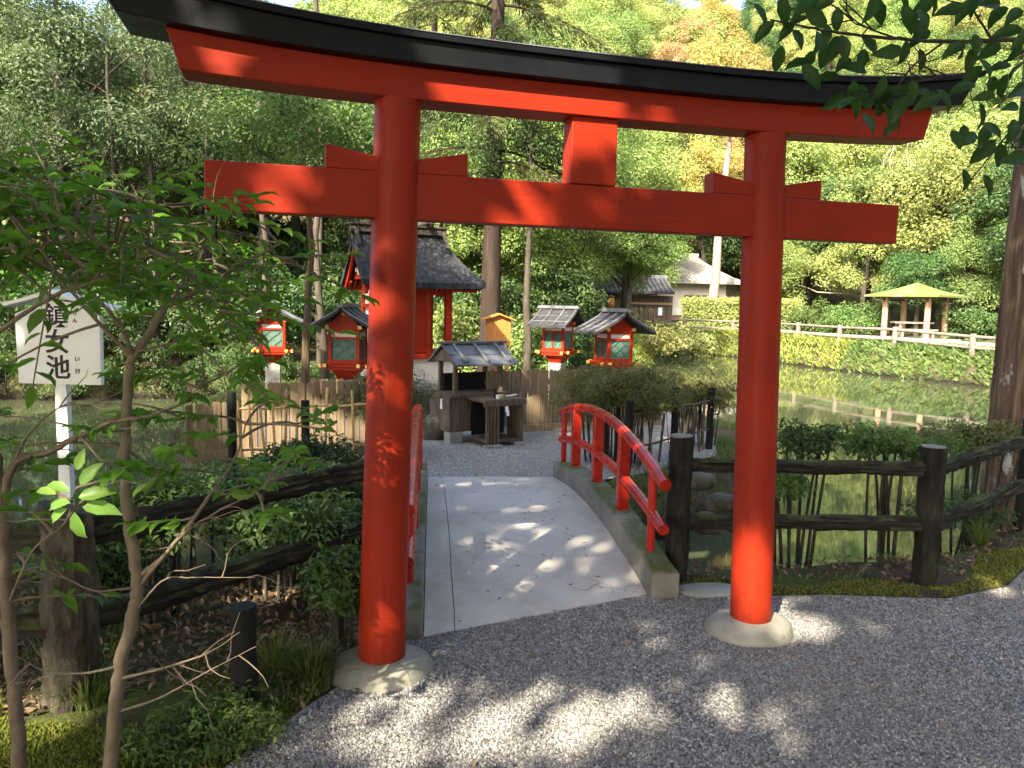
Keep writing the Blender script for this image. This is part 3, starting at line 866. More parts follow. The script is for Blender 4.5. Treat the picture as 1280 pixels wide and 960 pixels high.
# ------------------------------------------------------------------ red lanterns on stone posts
def make_lantern():
    t = thing('shrine_lantern', 'x', 'lantern', (0, 0, 0))
    m = MB(); m.box((0, 0, .22), (.23, .23, .56)); m.build('stone_post', M['stone'], t, bevel=.01)
    m = MB(); p0, p1 = .10, .17
    m.hexa([(-p0, -p0, .50), (p0, -p0, .50), (p0, p0, .50), (-p0, p0, .50), (-p1, -p1, .63), (p1, -p1, .63), (p1, p1, .63), (-p1, p1, .63)])
    m.build('bracket', M['red'], t, bevel=.006)
    m = MB(); m.box((0, 0, .65), (.44, .44, .04)); m.build('tray', M['red'], t, bevel=.004)
    for s in (-1, 1):      # crossing tray rails with brass ends
        for ax in (0, 1):
            m = MB()
            c = (0, s * .215, .687) if ax == 0 else (s * .215, 0, .694)
            m.box(c, (.60, .035, .036) if ax == 0 else (.035, .60, .036))
            r = m.build('tray_rail', M['red'], t, bevel=.003)
            for e in (-1, 1):
                m = MB(); m.box((c[0] + (e * .30 if ax == 0 else 0), c[1] + (e * .30 if ax else 0), c[2]), (.03, .041, .042) if ax == 0 else (.041, .03, .042))
                m.build('brass_end', M['gold'], r)
    for x in (-.18, .18):
        for y in (-.18, .18):
            m = MB(); m.box((x, y, .93), (.045, .045, .46)); m.build('corner_post', M['red'], t, bevel=.003)
    for s in (-1, 1):
        boxes('cross_rail', M['red'], t, [((0, s * .182, z), (.315, .034, h)) for z, h in ((.735, .05), (1.035, .028), (1.135, .05))]
              + [((s * .182, 0, z), (.034, .315, h)) for z, h in ((.735, .05), (1.035, .028), (1.135, .05))])
        boxes('mullion', M['red'], t, [((s * .182, 0, .89), (.034, .03, .262))])
        boxes('plaster_band', M['white'], t, [((0, s * .178, 1.080), (.315, .016, .060)), ((s * .178, 0, 1.080), (.016, .315, .060))])
        def pane(cx, cy, w, ax):
            m = MB(); m.box((cx, cy, .89), (w, .010, .26) if ax == 0 else (.010, w, .26))
            p = m.build('window_pane', M['paper'], t)
            m = MB(); zz0, zz1 = .762, 1.018
            off = .012 * s
            def bar(a, za, b, zb):
                A = (cx + a, cy + off, za) if ax == 0 else (cx + off, cy + a, za)
                B = (cx + b, cy + off, zb) if ax == 0 else (cx + off, cy + b, zb)
                m.beam(A, B, .009, .009, (0, 1, 0) if ax == 0 else (1, 0, 0))
            hw = w / 2 - .006
            bar(-hw, zz0, hw, zz1); bar(-hw, zz1, hw, zz0)
            for k in (.45,):
                bar(-hw, zz0 + k * .256, -hw + k * 2 * hw, zz0 + 0); bar(hw, zz0 + k * .256, hw - k * 2 * hw, zz0)
                bar(-hw, zz1 - k * .256, -hw + k * 2 * hw, zz1); bar(hw, zz1 - k * .256, hw - k * 2 * hw, zz1)
            bar(-hw, zz0, -hw, zz1); bar(hw, zz0, hw, zz1); bar(-hw, zz0, hw, zz0); bar(-hw, zz1, hw, zz1)
            m.build('lattice', M['lattice'], p)
        pane(0, s * .172, .315, 0)
        for k in (-1, 1): pane(s * .172, k * .086, .142, 1)
        # gable board
        m = MB(); m.extrude([(-.235, 1.16), (.235, 1.16), (.12, 1.265), (0, 1.395), (-.12, 1.265)], 'y', s * .195, s * .175); m.build('gable_board', M['red'], t)
        boxes('gable_fitting', M['gold'], t, [((0, s * .205, 1.345), (.035, .02, .035)), ((-.21, s * .205, 1.175), (.05, .024, .045)), ((.21, s * .205, 1.175), (.05, .024, .045))])
    zr = lambda u: 1.425 - .285 * u ** .80
    for s in (-1, 1):
        P = [[(s * .49 * u, y, zr(u)) for u in np.linspace(0.0, 1, 10)] for y in (-.36, 0, .36)]
        m = MB(); m.sheet(P, .032); sl = m.build('roof_slope', M['tile'], t, smooth=30)
        for y in (-.335, -.115, .115, .335):
            m = MB(); m.tube([(s * .492 * u, y, zr(u) + .008) for u in np.linspace(.03, 1.0, 10)], .014, 8); m.build('batten', M['tilebar'], sl, smooth=40)
        for k in (.36, .70):      # step where one course of the roof overlaps the next
            m = MB(); m.box((s * .49 * k, 0, zr(k) + .006), (.018, .70, .012)); m.build('course_edge', M['tilebar'], sl)
    m = MB(); m.box((0, 0, 1.440), (.085, .78, .034)); m.box((0, 0, 1.465), (.055, .74, .022)); m.build('ridge_cap', M['tilebar'], t, bevel=.004)
    return t
LAN = make_lantern()
LG = 'red shrine lanterns on stone posts'
for i, (px, Yd, rz, lb, zb) in enumerate([(434, 9.9, -4, 'red lantern with dark lattice window close beside the shrine', -.02), (766, 11.2, 22, 'red lantern with sunlit pale green window behind the clipped azalea', -.02),
                                      (696, 13.2, 62, 'red lantern with two lattice windows and grey stone post behind the plank fence', 0), (340, 12.4, 14, 'red lantern with glinting brass ends partly hidden by branches', -.02)]):
    o = LAN if i == 0 else copy_tree(LAN)
    o.location = ((px - 640) / 961 * Yd, Yd, zb); o.rotation_euler = (0, 0, R_(rz)); o['label'] = lb; o['group'] = LG

# ------------------------------------------------------------------ the small shrine
sh = thing('shrine', 'small red and white wooden shrine with a curved dark bark roof', 'shrine', (-1.43, 11.4, 0), R_(25))
m = MB(); m.box((-.2, 0, .17), (1.55, 1.35, .40)); m.build('stone_base', M['stone'], sh, bevel=.02)
m = MB(); m.box((-.2, 0, .53), (1.25, 1.10, .32)); m.build('plinth', M['white'], sh, bevel=.01)
m = MB(); m.box((-.18, 0, .725), (1.40, 1.22, .07)); m.build('floor_beam', M['red'], sh, bevel=.006)
m = MB(); m.box((-.32, 0, 1.27), (.70, .80, 1.0)); m.build('wall', M['white'], sh)
for x in (-.68, -.32, .04):
    for y in (-.42, .42):
        m = MB(); m.tube([(x, y, .76), (x, y, 1.80)], .045, 14); m.build('post', M['red'], sh, smooth=50)
for y in (-.42, .42):
    m = MB(); m.box((.34, y, 1.24), (.095, .095, .98)); m.build('canopy_post', M['red'], sh, bevel=.006)
for z in (.80, 1.42, 1.74):
    boxes('tie_rail', M['red'], sh, [((-.32, -.425, z), (.80, .05, .06)), ((-.32, .425, z), (.80, .05, .06)), ((-.702, 0, z), (.05, .80, .058))])
boxes('canopy_beam', M['red'], sh, [((.34, 0, 1.70), (.09, 1.05, .10)), ((.19, -.42, 1.62), (.32, .05, .07)), ((.19, .42, 1.62), (.32, .05, .07))])
m = MB(); m.box((.045, 0, 1.25), (.03, .62, .90)); m.build('door', M['red'], sh)
for y in (-.41, .41):
    m = MB(); m.box((-.14, y, 1.24), (.30, .03, .92)); m.build('side_panel', M['red'], sh)
ZR = lambda v: 2.50 - .74 * v ** .66
XF = lambda v: .40 + .42 * v
vs = np.linspace(0, 1, 16)
for s in (-1, 1):
    P = [[(-.97 + (XF(v) + .97) * f, s * .67 * v, ZR(v) + .03 * (abs(f - .5) * 2) ** 3 * v) for v in vs] for f in np.linspace(0, 1, 14)]
    m = MB(); m.sheet(P, .085); m.build('roof_slope', M['bark_roof'], sh, smooth=30)
    # red bargeboard at the rear gable, rafters under the eave
    P = [[(-.93 + d, s * .655 * v, ZR(v) - .088) for v in vs] for d in (0, .035)]
    m = MB(); m.sheet(P, .085); m.build('bargeboard', M['red'], sh, smooth=30)
    m = MB()
    for x in np.arange(-.88, .72, .075): m.beam((x, s * .40, 1.775), (x, s * .615, 1.655), .03, .04)
    m.beam((-.90, s * .57, 1.665), (.72, s * .57, 1.665), .03, .045)
    o = m.build('rafter', M['red'], sh); o['kind'] = 'stuff'
P = [[(XF(v) , -.67 * v + 1.34 * v * f, ZR(v) + .03 * (abs(f - .5) * 2) ** 3 * v + .002) for v in vs[1:]] for f in np.linspace(0, 1, 8)]
m = MB(); m.sheet(P, .085); m.build('front_roof_slope', M['bark_roof'], sh, smooth=30)
m = MB(); m.extrude([(-.42, 1.80), (.42, 1.80), (.20, 2.02), (0, 2.32), (-.20, 2.02)], 'x', -.80, -.84); m.build('gable_wall', M['red'], sh)
for y, z in ((0, 2.12), (-.13, 1.93), (.13, 1.93), (0, 1.88)):
    m = MB(); m.box((-.86, y, z), (.03, .045, .05)); m.build('gable_fitting', M['white'], sh)
m = MB(); m.box((-.28, 0, 2.515), (1.42, .14, .10)); m.box((-.28, 0, 2.575), (1.48, .19, .025)); m.build('ridge_box', M['barkdark'], sh)
for x in (-.68, -.28, .12):
    m = MB(); m.lathe([(.035, -.26), (.045, -.1), (.045, .1), (.035, .26)], seg=12)
    m.v[0] = m.v[0][:, [0, 2, 1]] + np.array((x, 0, 2.632)); m.build('ridge_log', M['barkdark'], sh, smooth=40)
for x in (-.93, .37):
    for s in (-1, 1):
        m = MB(); m.beam((x + .012 * s, -s * .26, 2.27), (x + .012 * s, s * .22, 2.86), .022, .05, (1, 0, 0)); m.build('crossed_finial', M['barkdark'], sh)
m = MB(); m.tube([(.39, y, 1.63 - .05 * math.cos(y * 3.2)) for y in np.linspace(-.42, .42, 14)], .013, 8); m.build('straw_rope', M['bamboo'], sh, smooth=40)
for y in (-.28, -.09, .09, .28):
    m = MB(); m.hexa([(.388, y - .018, 1.46), (.395, y + .012, 1.46), (.398, y + .012, 1.463), (.391, y - .018, 1.463), (.385, y - .02, 1.58), (.39, y + .02, 1.58), (.393, y + .02, 1.583), (.388, y - .02, 1.583)])
    m.box((.405, y + .015, 1.44), (.004, .03, .06)); m.build('paper_streamer', M['signwhite'], sh)

# ------------------------------------------------------------------ roofed offering stand
ht = thing('offering_stand', 'weathered wooden offering stand with a small slate roof and slatted table', 'stand', (-.42, 8.36, 0), R_(33))
HW = M['hut_wood']
for x, y in ((-.31, -.12), (-.31, .2), (.26, -.12), (.26, .2)):
    m = MB(); m.box((x, y, .05), (.16, .14, .16)); m.build('foundation_stone', M['stone'], ht, bevel=.012)
m = MB(); m.box((-.17, .05, .315), (.44, .46, .37)); m.build('cabinet', HW, ht, bevel=.004)
m = MB(); m.box((-.03, .03, .518), (.72, .50, .035)); m.build('counter', HW, ht, bevel=.004)
m = MB(); m.box((-.02, .17, .63), (.54, .05, .19)); m.build('back_panel', M['dark_wood'], ht)
for x, y in ((-.30, -.13), (.26, -.13), (-.30, .20), (.26, .20)):
    m = MB(); m.box((x, y, .71), (.042, .042, .36)); m.build('roof_post', HW, ht)
boxes('eave_beam', HW, ht, [((0, -.13, .875), (.68, .04, .05)), ((0, .20, .875), (.68, .04, .05))])
zr = lambda u: 1.045 - .19 * u
for s in (-1, 1):
    for a, b, dz in ((0.0, .55, .012), (.50, 1.0, 0)):
        P = [[(x, .03 + s * .34 * u, zr(u) + dz) for u in (a, (a + b) / 2, b)] for x in (-.385, 0, .385)]
        m = MB(); m.sheet(P, .02); sl = m.build('roof_slope', M['slate'], ht)
    for x in (-.26, 0.0, .26):
        m = MB(); m.tube([(x, .03 + s * .34 * u, zr(u) + .022 + .012 * max(0, u - .9) * 10) for u in np.linspace(.02, 1.03, 9)], .016, 8); m.build('batten', M['tilebar'], ht, smooth=40)
    m = MB(); m.extrude([(.03 - .27, .87), (.03 + .27, .87), (.03, 1.02)], 'x', s * .35, s * .325); m.build('gable_board', HW, ht)
m = MB(); m.box((0, .03, 1.066), (.85, .07, .028)); m.build('ridge_cap', M['tilebar'], ht, bevel=.004)
m = MB(); m.box((.07, -.38, .488), (.52, .34, .03)); m.build('table_top', HW, ht, bevel=.003)
m = MB(); m.box((.07, -.545, .462), (.52, .02, .05)); m.build('apron', HW, ht)
for k in range(4):
    m = MB(); m.box((-.135 + k * .042, -.525, .24), (.030, .03, .44)); m.build('slat', HW, ht)
m = MB(); m.box((.29, -.40, .25), (.025, .28, .42)); m.build('side_board', HW, ht)
m = MB(); m.box((.07, -.37, .06), (.40, .28, .03)); m.build('lower_shelf', HW, ht)
m = MB(); m.box((.07, -.20, .27), (.40, .03, .36)); m.build('inner_panel', M['dark_wood'], ht)
for k, (x, y) in enumerate(((-.12, -.54), (-.04, -.58), (.26, -.53), (.33, -.48))):
    m = MB(); m.box((x, y, .018), (.10, .07, .035), .3 * k); m.build('foot_stone', M['stone'], ht, bevel=.006)
m = MB(); m.hexa([(-.392, -.02, .36), (-.392, .03, .36), (-.394, .03, .36), (-.394, -.02, .36), (-.392, -.01, .47), (-.392, .02, .47), (-.394, .02, .47), (-.394, -.01, .47)]); m.build('paper_slip', M['signwhite'], ht)
m = MB(); m.box((.08, -.560, .40), (.035, .004, .06)); m.box((.095, -.558, .36), (.03, .004, .06)); m.build('paper_streamer', M['signwhite'], ht)
def on_table(x, y, z=.503):
    q = ht.matrix_basis @ Vector((x, y, z)); return q
def small(name, prof, x, y, mat, label, cat, group=None):
    m = MB(); m.lathe(prof, seg=14)
    o = m.build(name, mat, None, smooth=40); o.location = on_table(x, y)
    return tag(o, label, cat, group)
bpy.context.view_layer.update()
cup = [(.016, 0), (.020, .02), (.021, .045), (.017, .045), (.015, .006)]
small('cup', cup, .01, -.49, M['signwhite'], 'white cup on the offering table nearest its slats', 'cup')
small('cup', cup, .07, -.47, M['bamboo'], 'tan cup on the offering table beside the white cup', 'cup')
small('bottle', [(.02, 0), (.02, .05), (.009, .07), (.009, .09), (.011, .095)], .06, -.36, M['dark_wood'], 'small dark bottle standing behind the cups', 'bottle')
for k, (x, y) in enumerate(((.16, -.45), (.21, -.44), (.28, -.40))):
    small('offering_bowl', [(.012, 0), (.026, .012), (.029, .026), (.018, .03)], x, y, M['white'], ('small pale bowl beside the tan cup', 'small pale bowl in the middle of its row on the table', 'small pale bowl at the outer end of the offering table')[k], 'bowl', 'bowls on the offering table')

# ------------------------------------------------------------------ roofed notice board
nb = thing('notice_board', 'orange wooden roofed notice board behind the offering stand', 'notice board', ((621 - 640) / 961 * 12.6, 12.6, 0), R_(14))
for x in (-.17, .17):
    m = MB(); m.box((x, 0, .62), (.045, .045, 1.24)); m.build('post', M['board_wood'], nb)
for k in range(5):
    m = MB(); m.box((-.168 + k * .084, -.03, 1.02 + .0), (.082, .022, .42)); m.build('plank', M['board_wood'], nb)
m = MB(); m.extrude([(-.215, 1.23), (.215, 1.23), (0, 1.31)], 'y', -.045, -.020); m.build('gable', M['board_wood'], nb)
for s in (-1, 1):
    m = MB(); m.sheet([[(0, y, 1.335), (s * .14, y, 1.285), (s * .28, y, 1.235)] for y in (-.11, .08)], .026); m.build('roof_slope', M['board_wood'], nb)

# ------------------------------------------------------------------ plank fences round the court
def plank_fence(label, a, b, hh, pw, thick=.016, rail=True, seed=0, top=True, mat='fence_wood'):
    a, b = Vector((*a, 0)), Vector((*b, 0))
    L = (b - a).length; ang = math.atan2((b - a).y, (b - a).x)
    t = thing('plank_fence', label, 'fence', a, ang)
    rng = np.random.default_rng(seed)
    n = int(L / pw)
    meshes = []
    for k in range(4):
        m = MB(); w = pw * .87; h_ = hh * (1, .99, 1.008, .985)[k]
        m.extrude([(-w / 2, .05), (w / 2, .05), (w / 2, h_ - .012), (w / 2 - .014, h_), (-w / 2 + .014, h_), (-w / 2, h_ - .012)], 'y', -thick / 2, thick / 2)
        meshes.append(m.mesh('plank', M[mat]))
    for k in range(n):
        o = link('plank', meshes[int(rng.integers(4))], t)
        o.location = ((k + .5) * L / n, float(rng.normal() * .002), 0)
        o.rotation_euler = (0, float(rng.normal() * .006), 0)
    m = MB(); m.box((L / 2, -.022, .085), (L, .022, .085)); m.build('base_rail', M[mat], t, bevel=.003)
    m = MB(); m.box((L / 2, .03, hh * .8), (L, .03, .05)); m.build('back_rail', M[mat], t)
    return t
fa, fb = gnd(606, 547), gnd(716, 541)
dv = (fb - fa).normalized()
fe = fa + dv * 2.35
plank_fence('grey brown plank fence beside the offering stand, half hidden by the clipped azalea', fa.xy, fe.xy, .755, .052, seed=1)
la, lb_, lc = gnd(232, 584), gnd(300, 577), gnd(478, 571)
plank_fence('low weathered plank fence end section nearest the water', la.xy, lb_.xy, .56, .075, seed=2)
plank_fence('warm sunlit plank fence behind the bamboo lattice', (lb_.x + .01, lb_.y + .02), lc.xy, .735, .068, seed=3)
plank_fence('far low plank fence seen between the two red lanterns', gnd(372, 520).xy, gnd(430, 522).xy, .50, .06, seed=4)

def bamboo_fence(label, posts, phs, tops, zrails, vx, seed, vh, mat='bamboo'):
    t = thing('bamboo_fence', label, 'fence', (posts[0][0], posts[0][1], 0))
    o0 = Vector((posts[0][0], posts[0][1], 0)); rng = np.random.default_rng(seed)
    P = [Vector((x, y, 0)) - o0 for x, y in posts]
    for p, h in zip(P, phs):
        m = rough_tube([p + Vector((0, 0, -.05)), p + Vector((0, 0, h))], .036, 12, 10, .02, seed); m.build('post', M['dark_wood'], t, smooth=60)
    for i in range(len(P) - 1):
        for z in zrails:
            m = MB(); m.tube([P[i].lerp(P[i + 1], f) + Vector((0, 0, z + .006 * math.sin(9 * f))) for f in np.linspace(.03, .97, 6)], .011, 8); m.build('bamboo_rail', M[mat], t, smooth=50)
        for f in vx[i]:
            q = P[i].lerp(P[i + 1], f) + Vector((0, -.016, 0)); tl = rng.normal() * .015
            m = MB(); zz = vh + rng.normal() * .03
            m.tube([q + Vector((-tl, 0, .02)), q + Vector((0, 0, zz / 2)), q + Vector((tl, 0, zz))], .012, 8); m.build('bamboo_pole', M[mat], t, smooth=50)
    return t
bamboo_fence('sunlit bamboo lattice fence with black posts before the plank fence', [(-2.29, 6.23), (-1.76, 6.50), (-1.22, 6.74)], (.73, .64, .6), 0, (.24, .585),
             [(.12, .26, .42, .57, .73, .88), (.3, .7)], 8, .70)
bamboo_fence('bamboo fence with black posts behind the clipped azalea', [(1.05, 6.80), (1.60, 7.44), (2.10, 8.04)], (.66, .72, .66), 0, (.22, .52),
             [(.2, .45, .7), (.2, .5, .62, .8)], 9, .50, 'hut_wood')

# ------------------------------------------------------------------ white sign at the water
sp = at(77, 480, 4.75)
sg = thing('sign', 'white wooden signboard lettered in black on a white post at the pond edge', 'sign', (sp.x, 4.75, 0), R_(-2))
bz0, bz1 = sp.z - .0, sp.z + .47
m = MB(); m.box((0, .012, (h1(sp.x, 4.75) - .1 + bz0) / 2), (.075, .05, bz0 - h1(sp.x, 4.75) + .1)); m.build('post', M['signwhite'], sg, bevel=.004)
m = MB(); m.extrude([(-.262, bz0), (.262, bz0), (.268, bz1 - .04), (0, bz1 + .075), (-.268, bz1 - .04)], 'y', -.018, .018); m.build('board', M['signwhite'], sg, bevel=.003)
for s in (-1, 1):
    m = MB(); P = [[(s * x, y, bz1 + .115 - .40 * x + .06 * (x / .4) ** 2) for x in np.linspace(0, .40, 6)] for y in (-.09, .08)]
    m.sheet(P, .022); m.build('roof_slope', M['signwhite'], sg)
def glyph(ch, size, x, z, off, parent):
    c = bpy.data.curves.new('lettering', 'FONT'); c.body = ch; c.size = size; c.extrude = .0012; c.offset = off; c.align_x = 'CENTER'; c.align_y = 'CENTER'
    c.materials.append(M['ink'])
    o = bpy.data.objects.new('lettering', c); col.objects.link(o); o.parent = parent
    bpy.context.view_layer.update()
    me = bpy.data.meshes.new_from_object(o.evaluated_get(bpy.context.evaluated_depsgraph_get()))
    bpy.data.objects.remove(o)
    me.name = 'lettering'
    if not me.materials: me.materials.append(M['ink'])
    o = link('lettering', me, parent)
    o.rotation_euler = (R_(90), 0, 0); o.location = (x, -.0205, z)
for k, ch in enumerate('鎮女池'): glyph(ch, .156, -.005, bz0 + .412 - k * .158, (.0012, .0026, .0026)[k], sg)
glyph('い', .036, .118, bz0 + .158, .0005, sg); glyph('け', .036, .118, bz0 + .082, .0005, sg)
glyph('ち', .030, .112, bz0 + .44, .0005, sg); glyph('ん', .030, .112, bz0 + .395, .0005, sg)

# ------------------------------------------------------------------ across the pond: rail fence, path, gazebo, houses
FF = [(13.35, 18.2), (13.75, 19.8), (12.9, 21.6), (11.9, 24.0), (11.1, 26.2), (10.5, 28.4), (9.9, 30.6), (9.3, 32.6), (7.6, 34.2), (5.4, 33.6)]
ff = thing('rail_fence', 'pale two-rail log fence along the far bank of the pond', 'fence', (11, 25, 0))
ffp = [Vector((x - 11, y - 25, h1(x, y))) for x, y in FF]
for i, p in enumerate(ffp):
    m = MB(); m.tube([p + Vector((0, 0, -.1)), p + Vector((0, 0, .56))], .085, 10); m.build('post', M['concrete_fence'], ff, smooth=50)
    if i + 1 < len(ffp):
        q = ffp[i + 1]
        for z in (.47, .16):
            m = MB(); m.tube([p + Vector((0, 0, z)), q + Vector((0, 0, z))], .045, 8); m.build('rail', M['concrete_fence'], ff, smooth=50)
me_p = [(14.2, 17), (14.9, 20.2), (14.0, 22.4), (13.2, 24.4), (12.4, 26.6), (11.8, 28.8), (11.2, 31), (10.6, 33.4), (8, 35.6), (5, 35.2)]
mb = MB(); V = []
for (x, y), (x2, y2) in zip([(a + .35 * (1 if a > 8 else 0), b + (.0 if a > 8 else .4)) for a, b in FF], [(a + 1.9, b + 1.0) for a, b in FF]): V += [(x, y, h1(x, y) + .02), (x2, y2, h1(x2, y2) + .02)]
mb.add(V, [(2 * i, 2 * i + 1, 2 * i + 3, 2 * i + 2) for i in range(len(FF) - 1)])
tag(mb.build('far_path', M['pathgrey']), kind='structure')
lw = thing('low_wall', 'low pale concrete edging wall behind the far log fence', 'wall', (0, 0, 0))
for (x, y), (x2, y2) in zip(FF[1:-2], FF[2:-1]):
    a = Vector((x + .42, y + .05, h1(x + .42, y) + .09)); b = Vector((x2 + .42, y2 + .05, h1(x2 + .42, y2) + .09))
    m = MB(); m.beam(a, b, .12, .26); m.build('wall_segment', M['pathgrey'], lw)

gz = thing('gazebo', 'small open gazebo with a mossy hipped roof on four posts across the pond', 'gazebo', (14.55, 28.0, h1(14.55, 28.0)), R_(-51))
m = MB(); m.box((0, 0, .02), (2.7, 2.7, .10)); m.build('floor', M['pathgrey'], gz)
for x in (-.74, .74):
    for y in (-.74, .74):
        m = MB(); m.tube([(x, y, .05), (x, y, 1.56)], .10, 12); m.build('post', M['gazebo_wood'], gz, smooth=50)
for s in (-1, 1):
    m = MB(); m.box((0, s * .74, 1.53), (2.2, .09, .13)); m.build('beam', M['hut_wood'], gz)
    m = MB(); m.box((s * .74, 0, 1.46), (.09, 2.2, .13)); m.build('beam', M['hut_wood'], gz)
mm, nt, b = new_mat('mossy_shingle')
mo = ramp(nt, noise(nt, coords(nt), 1.5, 6, .7), [(.34, (.15, .135, .10)), (.48, (.105, .155, .025))])
nt.links.new(mo, b.inputs['Base Color']); b.inputs['Roughness'].default_value = .95; bump(nt, b, noise(nt, coords(nt), 12, 5), .6, .03)
ap = (0, 0, 2.08); ev = 1.28
cor = [(-ev, -ev, 1.60), (ev, -ev, 1.60), (ev, ev, 1.60), (-ev, ev, 1.60)]
for i in range(4):
    a, c = np.array(cor[i]), np.array(cor[(i + 1) % 4]); tp = np.array(ap)
    P = [[tuple(tp + (a + (c - a) * f - tp) * u + np.array((0, 0, -.05 * math.sin(u * math.pi)))) for u in np.linspace(.02, 1, 7)] for f in np.linspace(0, 1, 9)]
    m = MB(); m.sheet(P, .06); m.build('roof_slope', mm, gz)
pt = thing('picnic_table', 'pale wooden picnic table inside the gazebo', 'table', (14.35, 27.8, h1(14.55, 28.0) + .07), R_(-10))
m = MB(); m.box((0, 0, .56), (1.3, .6, .06)); m.build('tabletop', M['concrete_fence'], pt)
for x in (-.45, .45):
    m = MB(); m.box((x, -.2, .27), (.08, .08, .54)); m.build('leg', M['concrete_fence'], pt)
    m = MB(); m.box((x, .2, .27), (.08, .08, .54)); m.build('leg', M['concrete_fence'], pt)
m = MB(); m.box((0, -.62, .32), (1.3, .25, .05)); m.box((-.5, -.62, .15), (.08, .2, .29)); m.box((.5, -.62, .15), (.08, .2, .29)); m.build('bench', M['concrete_fence'], pt)

hs = thing('house', 'cream walled house with a pale tiled hip roof beyond the pond', 'house', (8.2, 40, h1(8.2, 37)), R_(4))
m = MB(); m.box((0, 1.8, 1.15), (5.6, 3.6, 2.3)); m.build('wall', M['house_wall'], hs)
m = MB(); m.box((-1.0, -.02, .78), (3.6, .06, .34)); m.build('plaster_band', M['white'], hs)
for k in range(4):
    m = MB(); m.box((-1.0, -.05 + .0 * k, .10 + k * .145), (3.6, .07 + .012 * (k % 2), .135)); m.build('siding_board', M['siding'], hs)
for x in (1.05, 2.0):
    f = MB(); f.box((x, -.02, 1.35), (.86, .08, .62)); fr = f.build('window', M['hut_wood'], hs)
    boxes('pane', M['glass_dark'], fr, [((x - .2, -.055, 1.35), (.36, .02, .52)), ((x + .2, -.055, 1.35), (.36, .02, .52))])
E_ = [(-3.5, -.75), (3.5, -.75), (3.5, 4.3), (-3.5, 4.3)]
r0, r1 = np.array((-1.9, 1.8, 3.75)), np.array((1.6, 1.8, 3.75))
def hip(cs, tops, nm, mat, parent, ze, rib):
    a, c = np.array((*cs[0], ze)), np.array((*cs[1], ze)); t0, t1 = tops
    P = [[tuple((t0 + (t1 - t0) * f) * (1 - u) + (a + (c - a) * f) * u - np.array((0, 0, .12 * math.sin(u * math.pi)))) for u in np.linspace(0, 1, 6)] for f in np.linspace(0, 1, 8)]
    m = MB(); m.sheet(P, .09); o = m.build(nm, mat, parent, smooth=30)
    m = MB()
    for f in np.linspace(.02, .98, rib):
        m.tube([tuple((t0 + (t1 - t0) * f) * (1 - u) + (a + (c - a) * f) * u - np.array((0, 0, .12 * math.sin(u * math.pi) - .02))) for u in np.linspace(0.02, 1, 5)], .045, 6)
    q = m.build('tile_rib', mat, o); q['kind'] = 'stuff'
hip(E_[0:2], (r0, r1), 'roof_slope', M['house_roof'], hs, 2.32, 26)
hip(E_[1:3], (r1, r1 + np.array((.01, .1, 0))), 'roof_slope', M['house_roof'], hs, 2.32, 16)
hip(E_[2:4], (r1, r0), 'roof_slope', M['house_roof'], hs, 2.32, 26)
hip([E_[3], E_[0]], (r0, r0 + np.array((-.01, -.1, 0))), 'roof_slope', M['house_roof'], hs, 2.32, 16)
m = MB(); m.box((-.15, 1.8, 3.80), (3.9, .22, .2)); m.build('roof_ridge', M['house_roof'], hs)

gt = thing('gatehouse', 'old wooden outbuilding with a dark tiled roof in front of the cream house', 'outbuilding', (5.2, 33.5, h1(5.2, 36)), R_(2))
m = MB(); m.box((0, 1.0, .75), (3.4, 2.0, 1.5)); m.build('wall', M['hut_wood'], gt)
for k in range(9):
    m = MB(); m.box((-.1 + k * .2, -.03, .7), (.05, .06, 1.3)); m.build('slat', M['hut_wood'], gt)
m = MB(); m.box((.7, -.05, 1.15), (2.0, .08, .09)); m.build('lintel', M['gazebo_wood'], gt)
m = MB(); m.box((1.15, -.08, .82), (.18, .012, .34)); m.build('paper_notice', M['signwhite'], gt)
for s in (-1, 1):
    m = MB(); P = [[(x, 1.0 + s * 1.7 * u, 2.3 - .75 * u + .1 * u * u) for u in np.linspace(0, 1, 6)] for x in np.linspace(-2.3, 1.6, 8)]
    m.sheet(P, .1); sl = m.build('roof_slope', M['tile'], gt, smooth=30)
    m = MB()
    for x in np.linspace(-2.25, 1.55, 20): m.tube([(x, 1.0 + s * 1.7 * u, 2.31 - .75 * u + .1 * u * u) for u in np.linspace(0.02, 1, 5)], .035, 6)
    q = m.build('tile_rib', M['tilebar'], sl); q['kind'] = 'stuff'
m = MB(); m.box((-.35, 1.0, 2.34), (4.0, .2, .14)); m.build('roof_ridge', M['tilebar'], gt)
lp = at(764, 378, 31.5)
hl = thing('hanging_lamp', 'small orange paper lamp under the dark outbuilding roof', 'lamp', (lp.x, 31.5, lp.z))
m = MB(); m.lathe([(.08, -.2), (.13, -.16), (.14, 0), (.13, .16), (.08, .2)], seg=12); m.build('shade', M['board_wood'], hl, smooth=50)
m = MB(); m.lathe([(.02, -.24), (.085, -.22), (.085, -.2)], seg=12); m.lathe([(.085, .2), (.16, .23), (.03, .30)], seg=12); m.build('cap', M['hut_wood'], hl)
m = MB(); m.box((0, .0, -1.05), (.07, .07, 1.62)); m.build('post', M['hut_wood'], hl)

# ------------------------------------------------------------------ trees
def clump_centres(rng, n, R, low=-.45, inner=.5):
    out = []
    while len(out) < n:
        d = rdir(rng, 1)[0]
        if d[2] < low: continue
        out.append(d * np.array(R) * rng.uniform(inner, 1.0))
    return np.array(out)

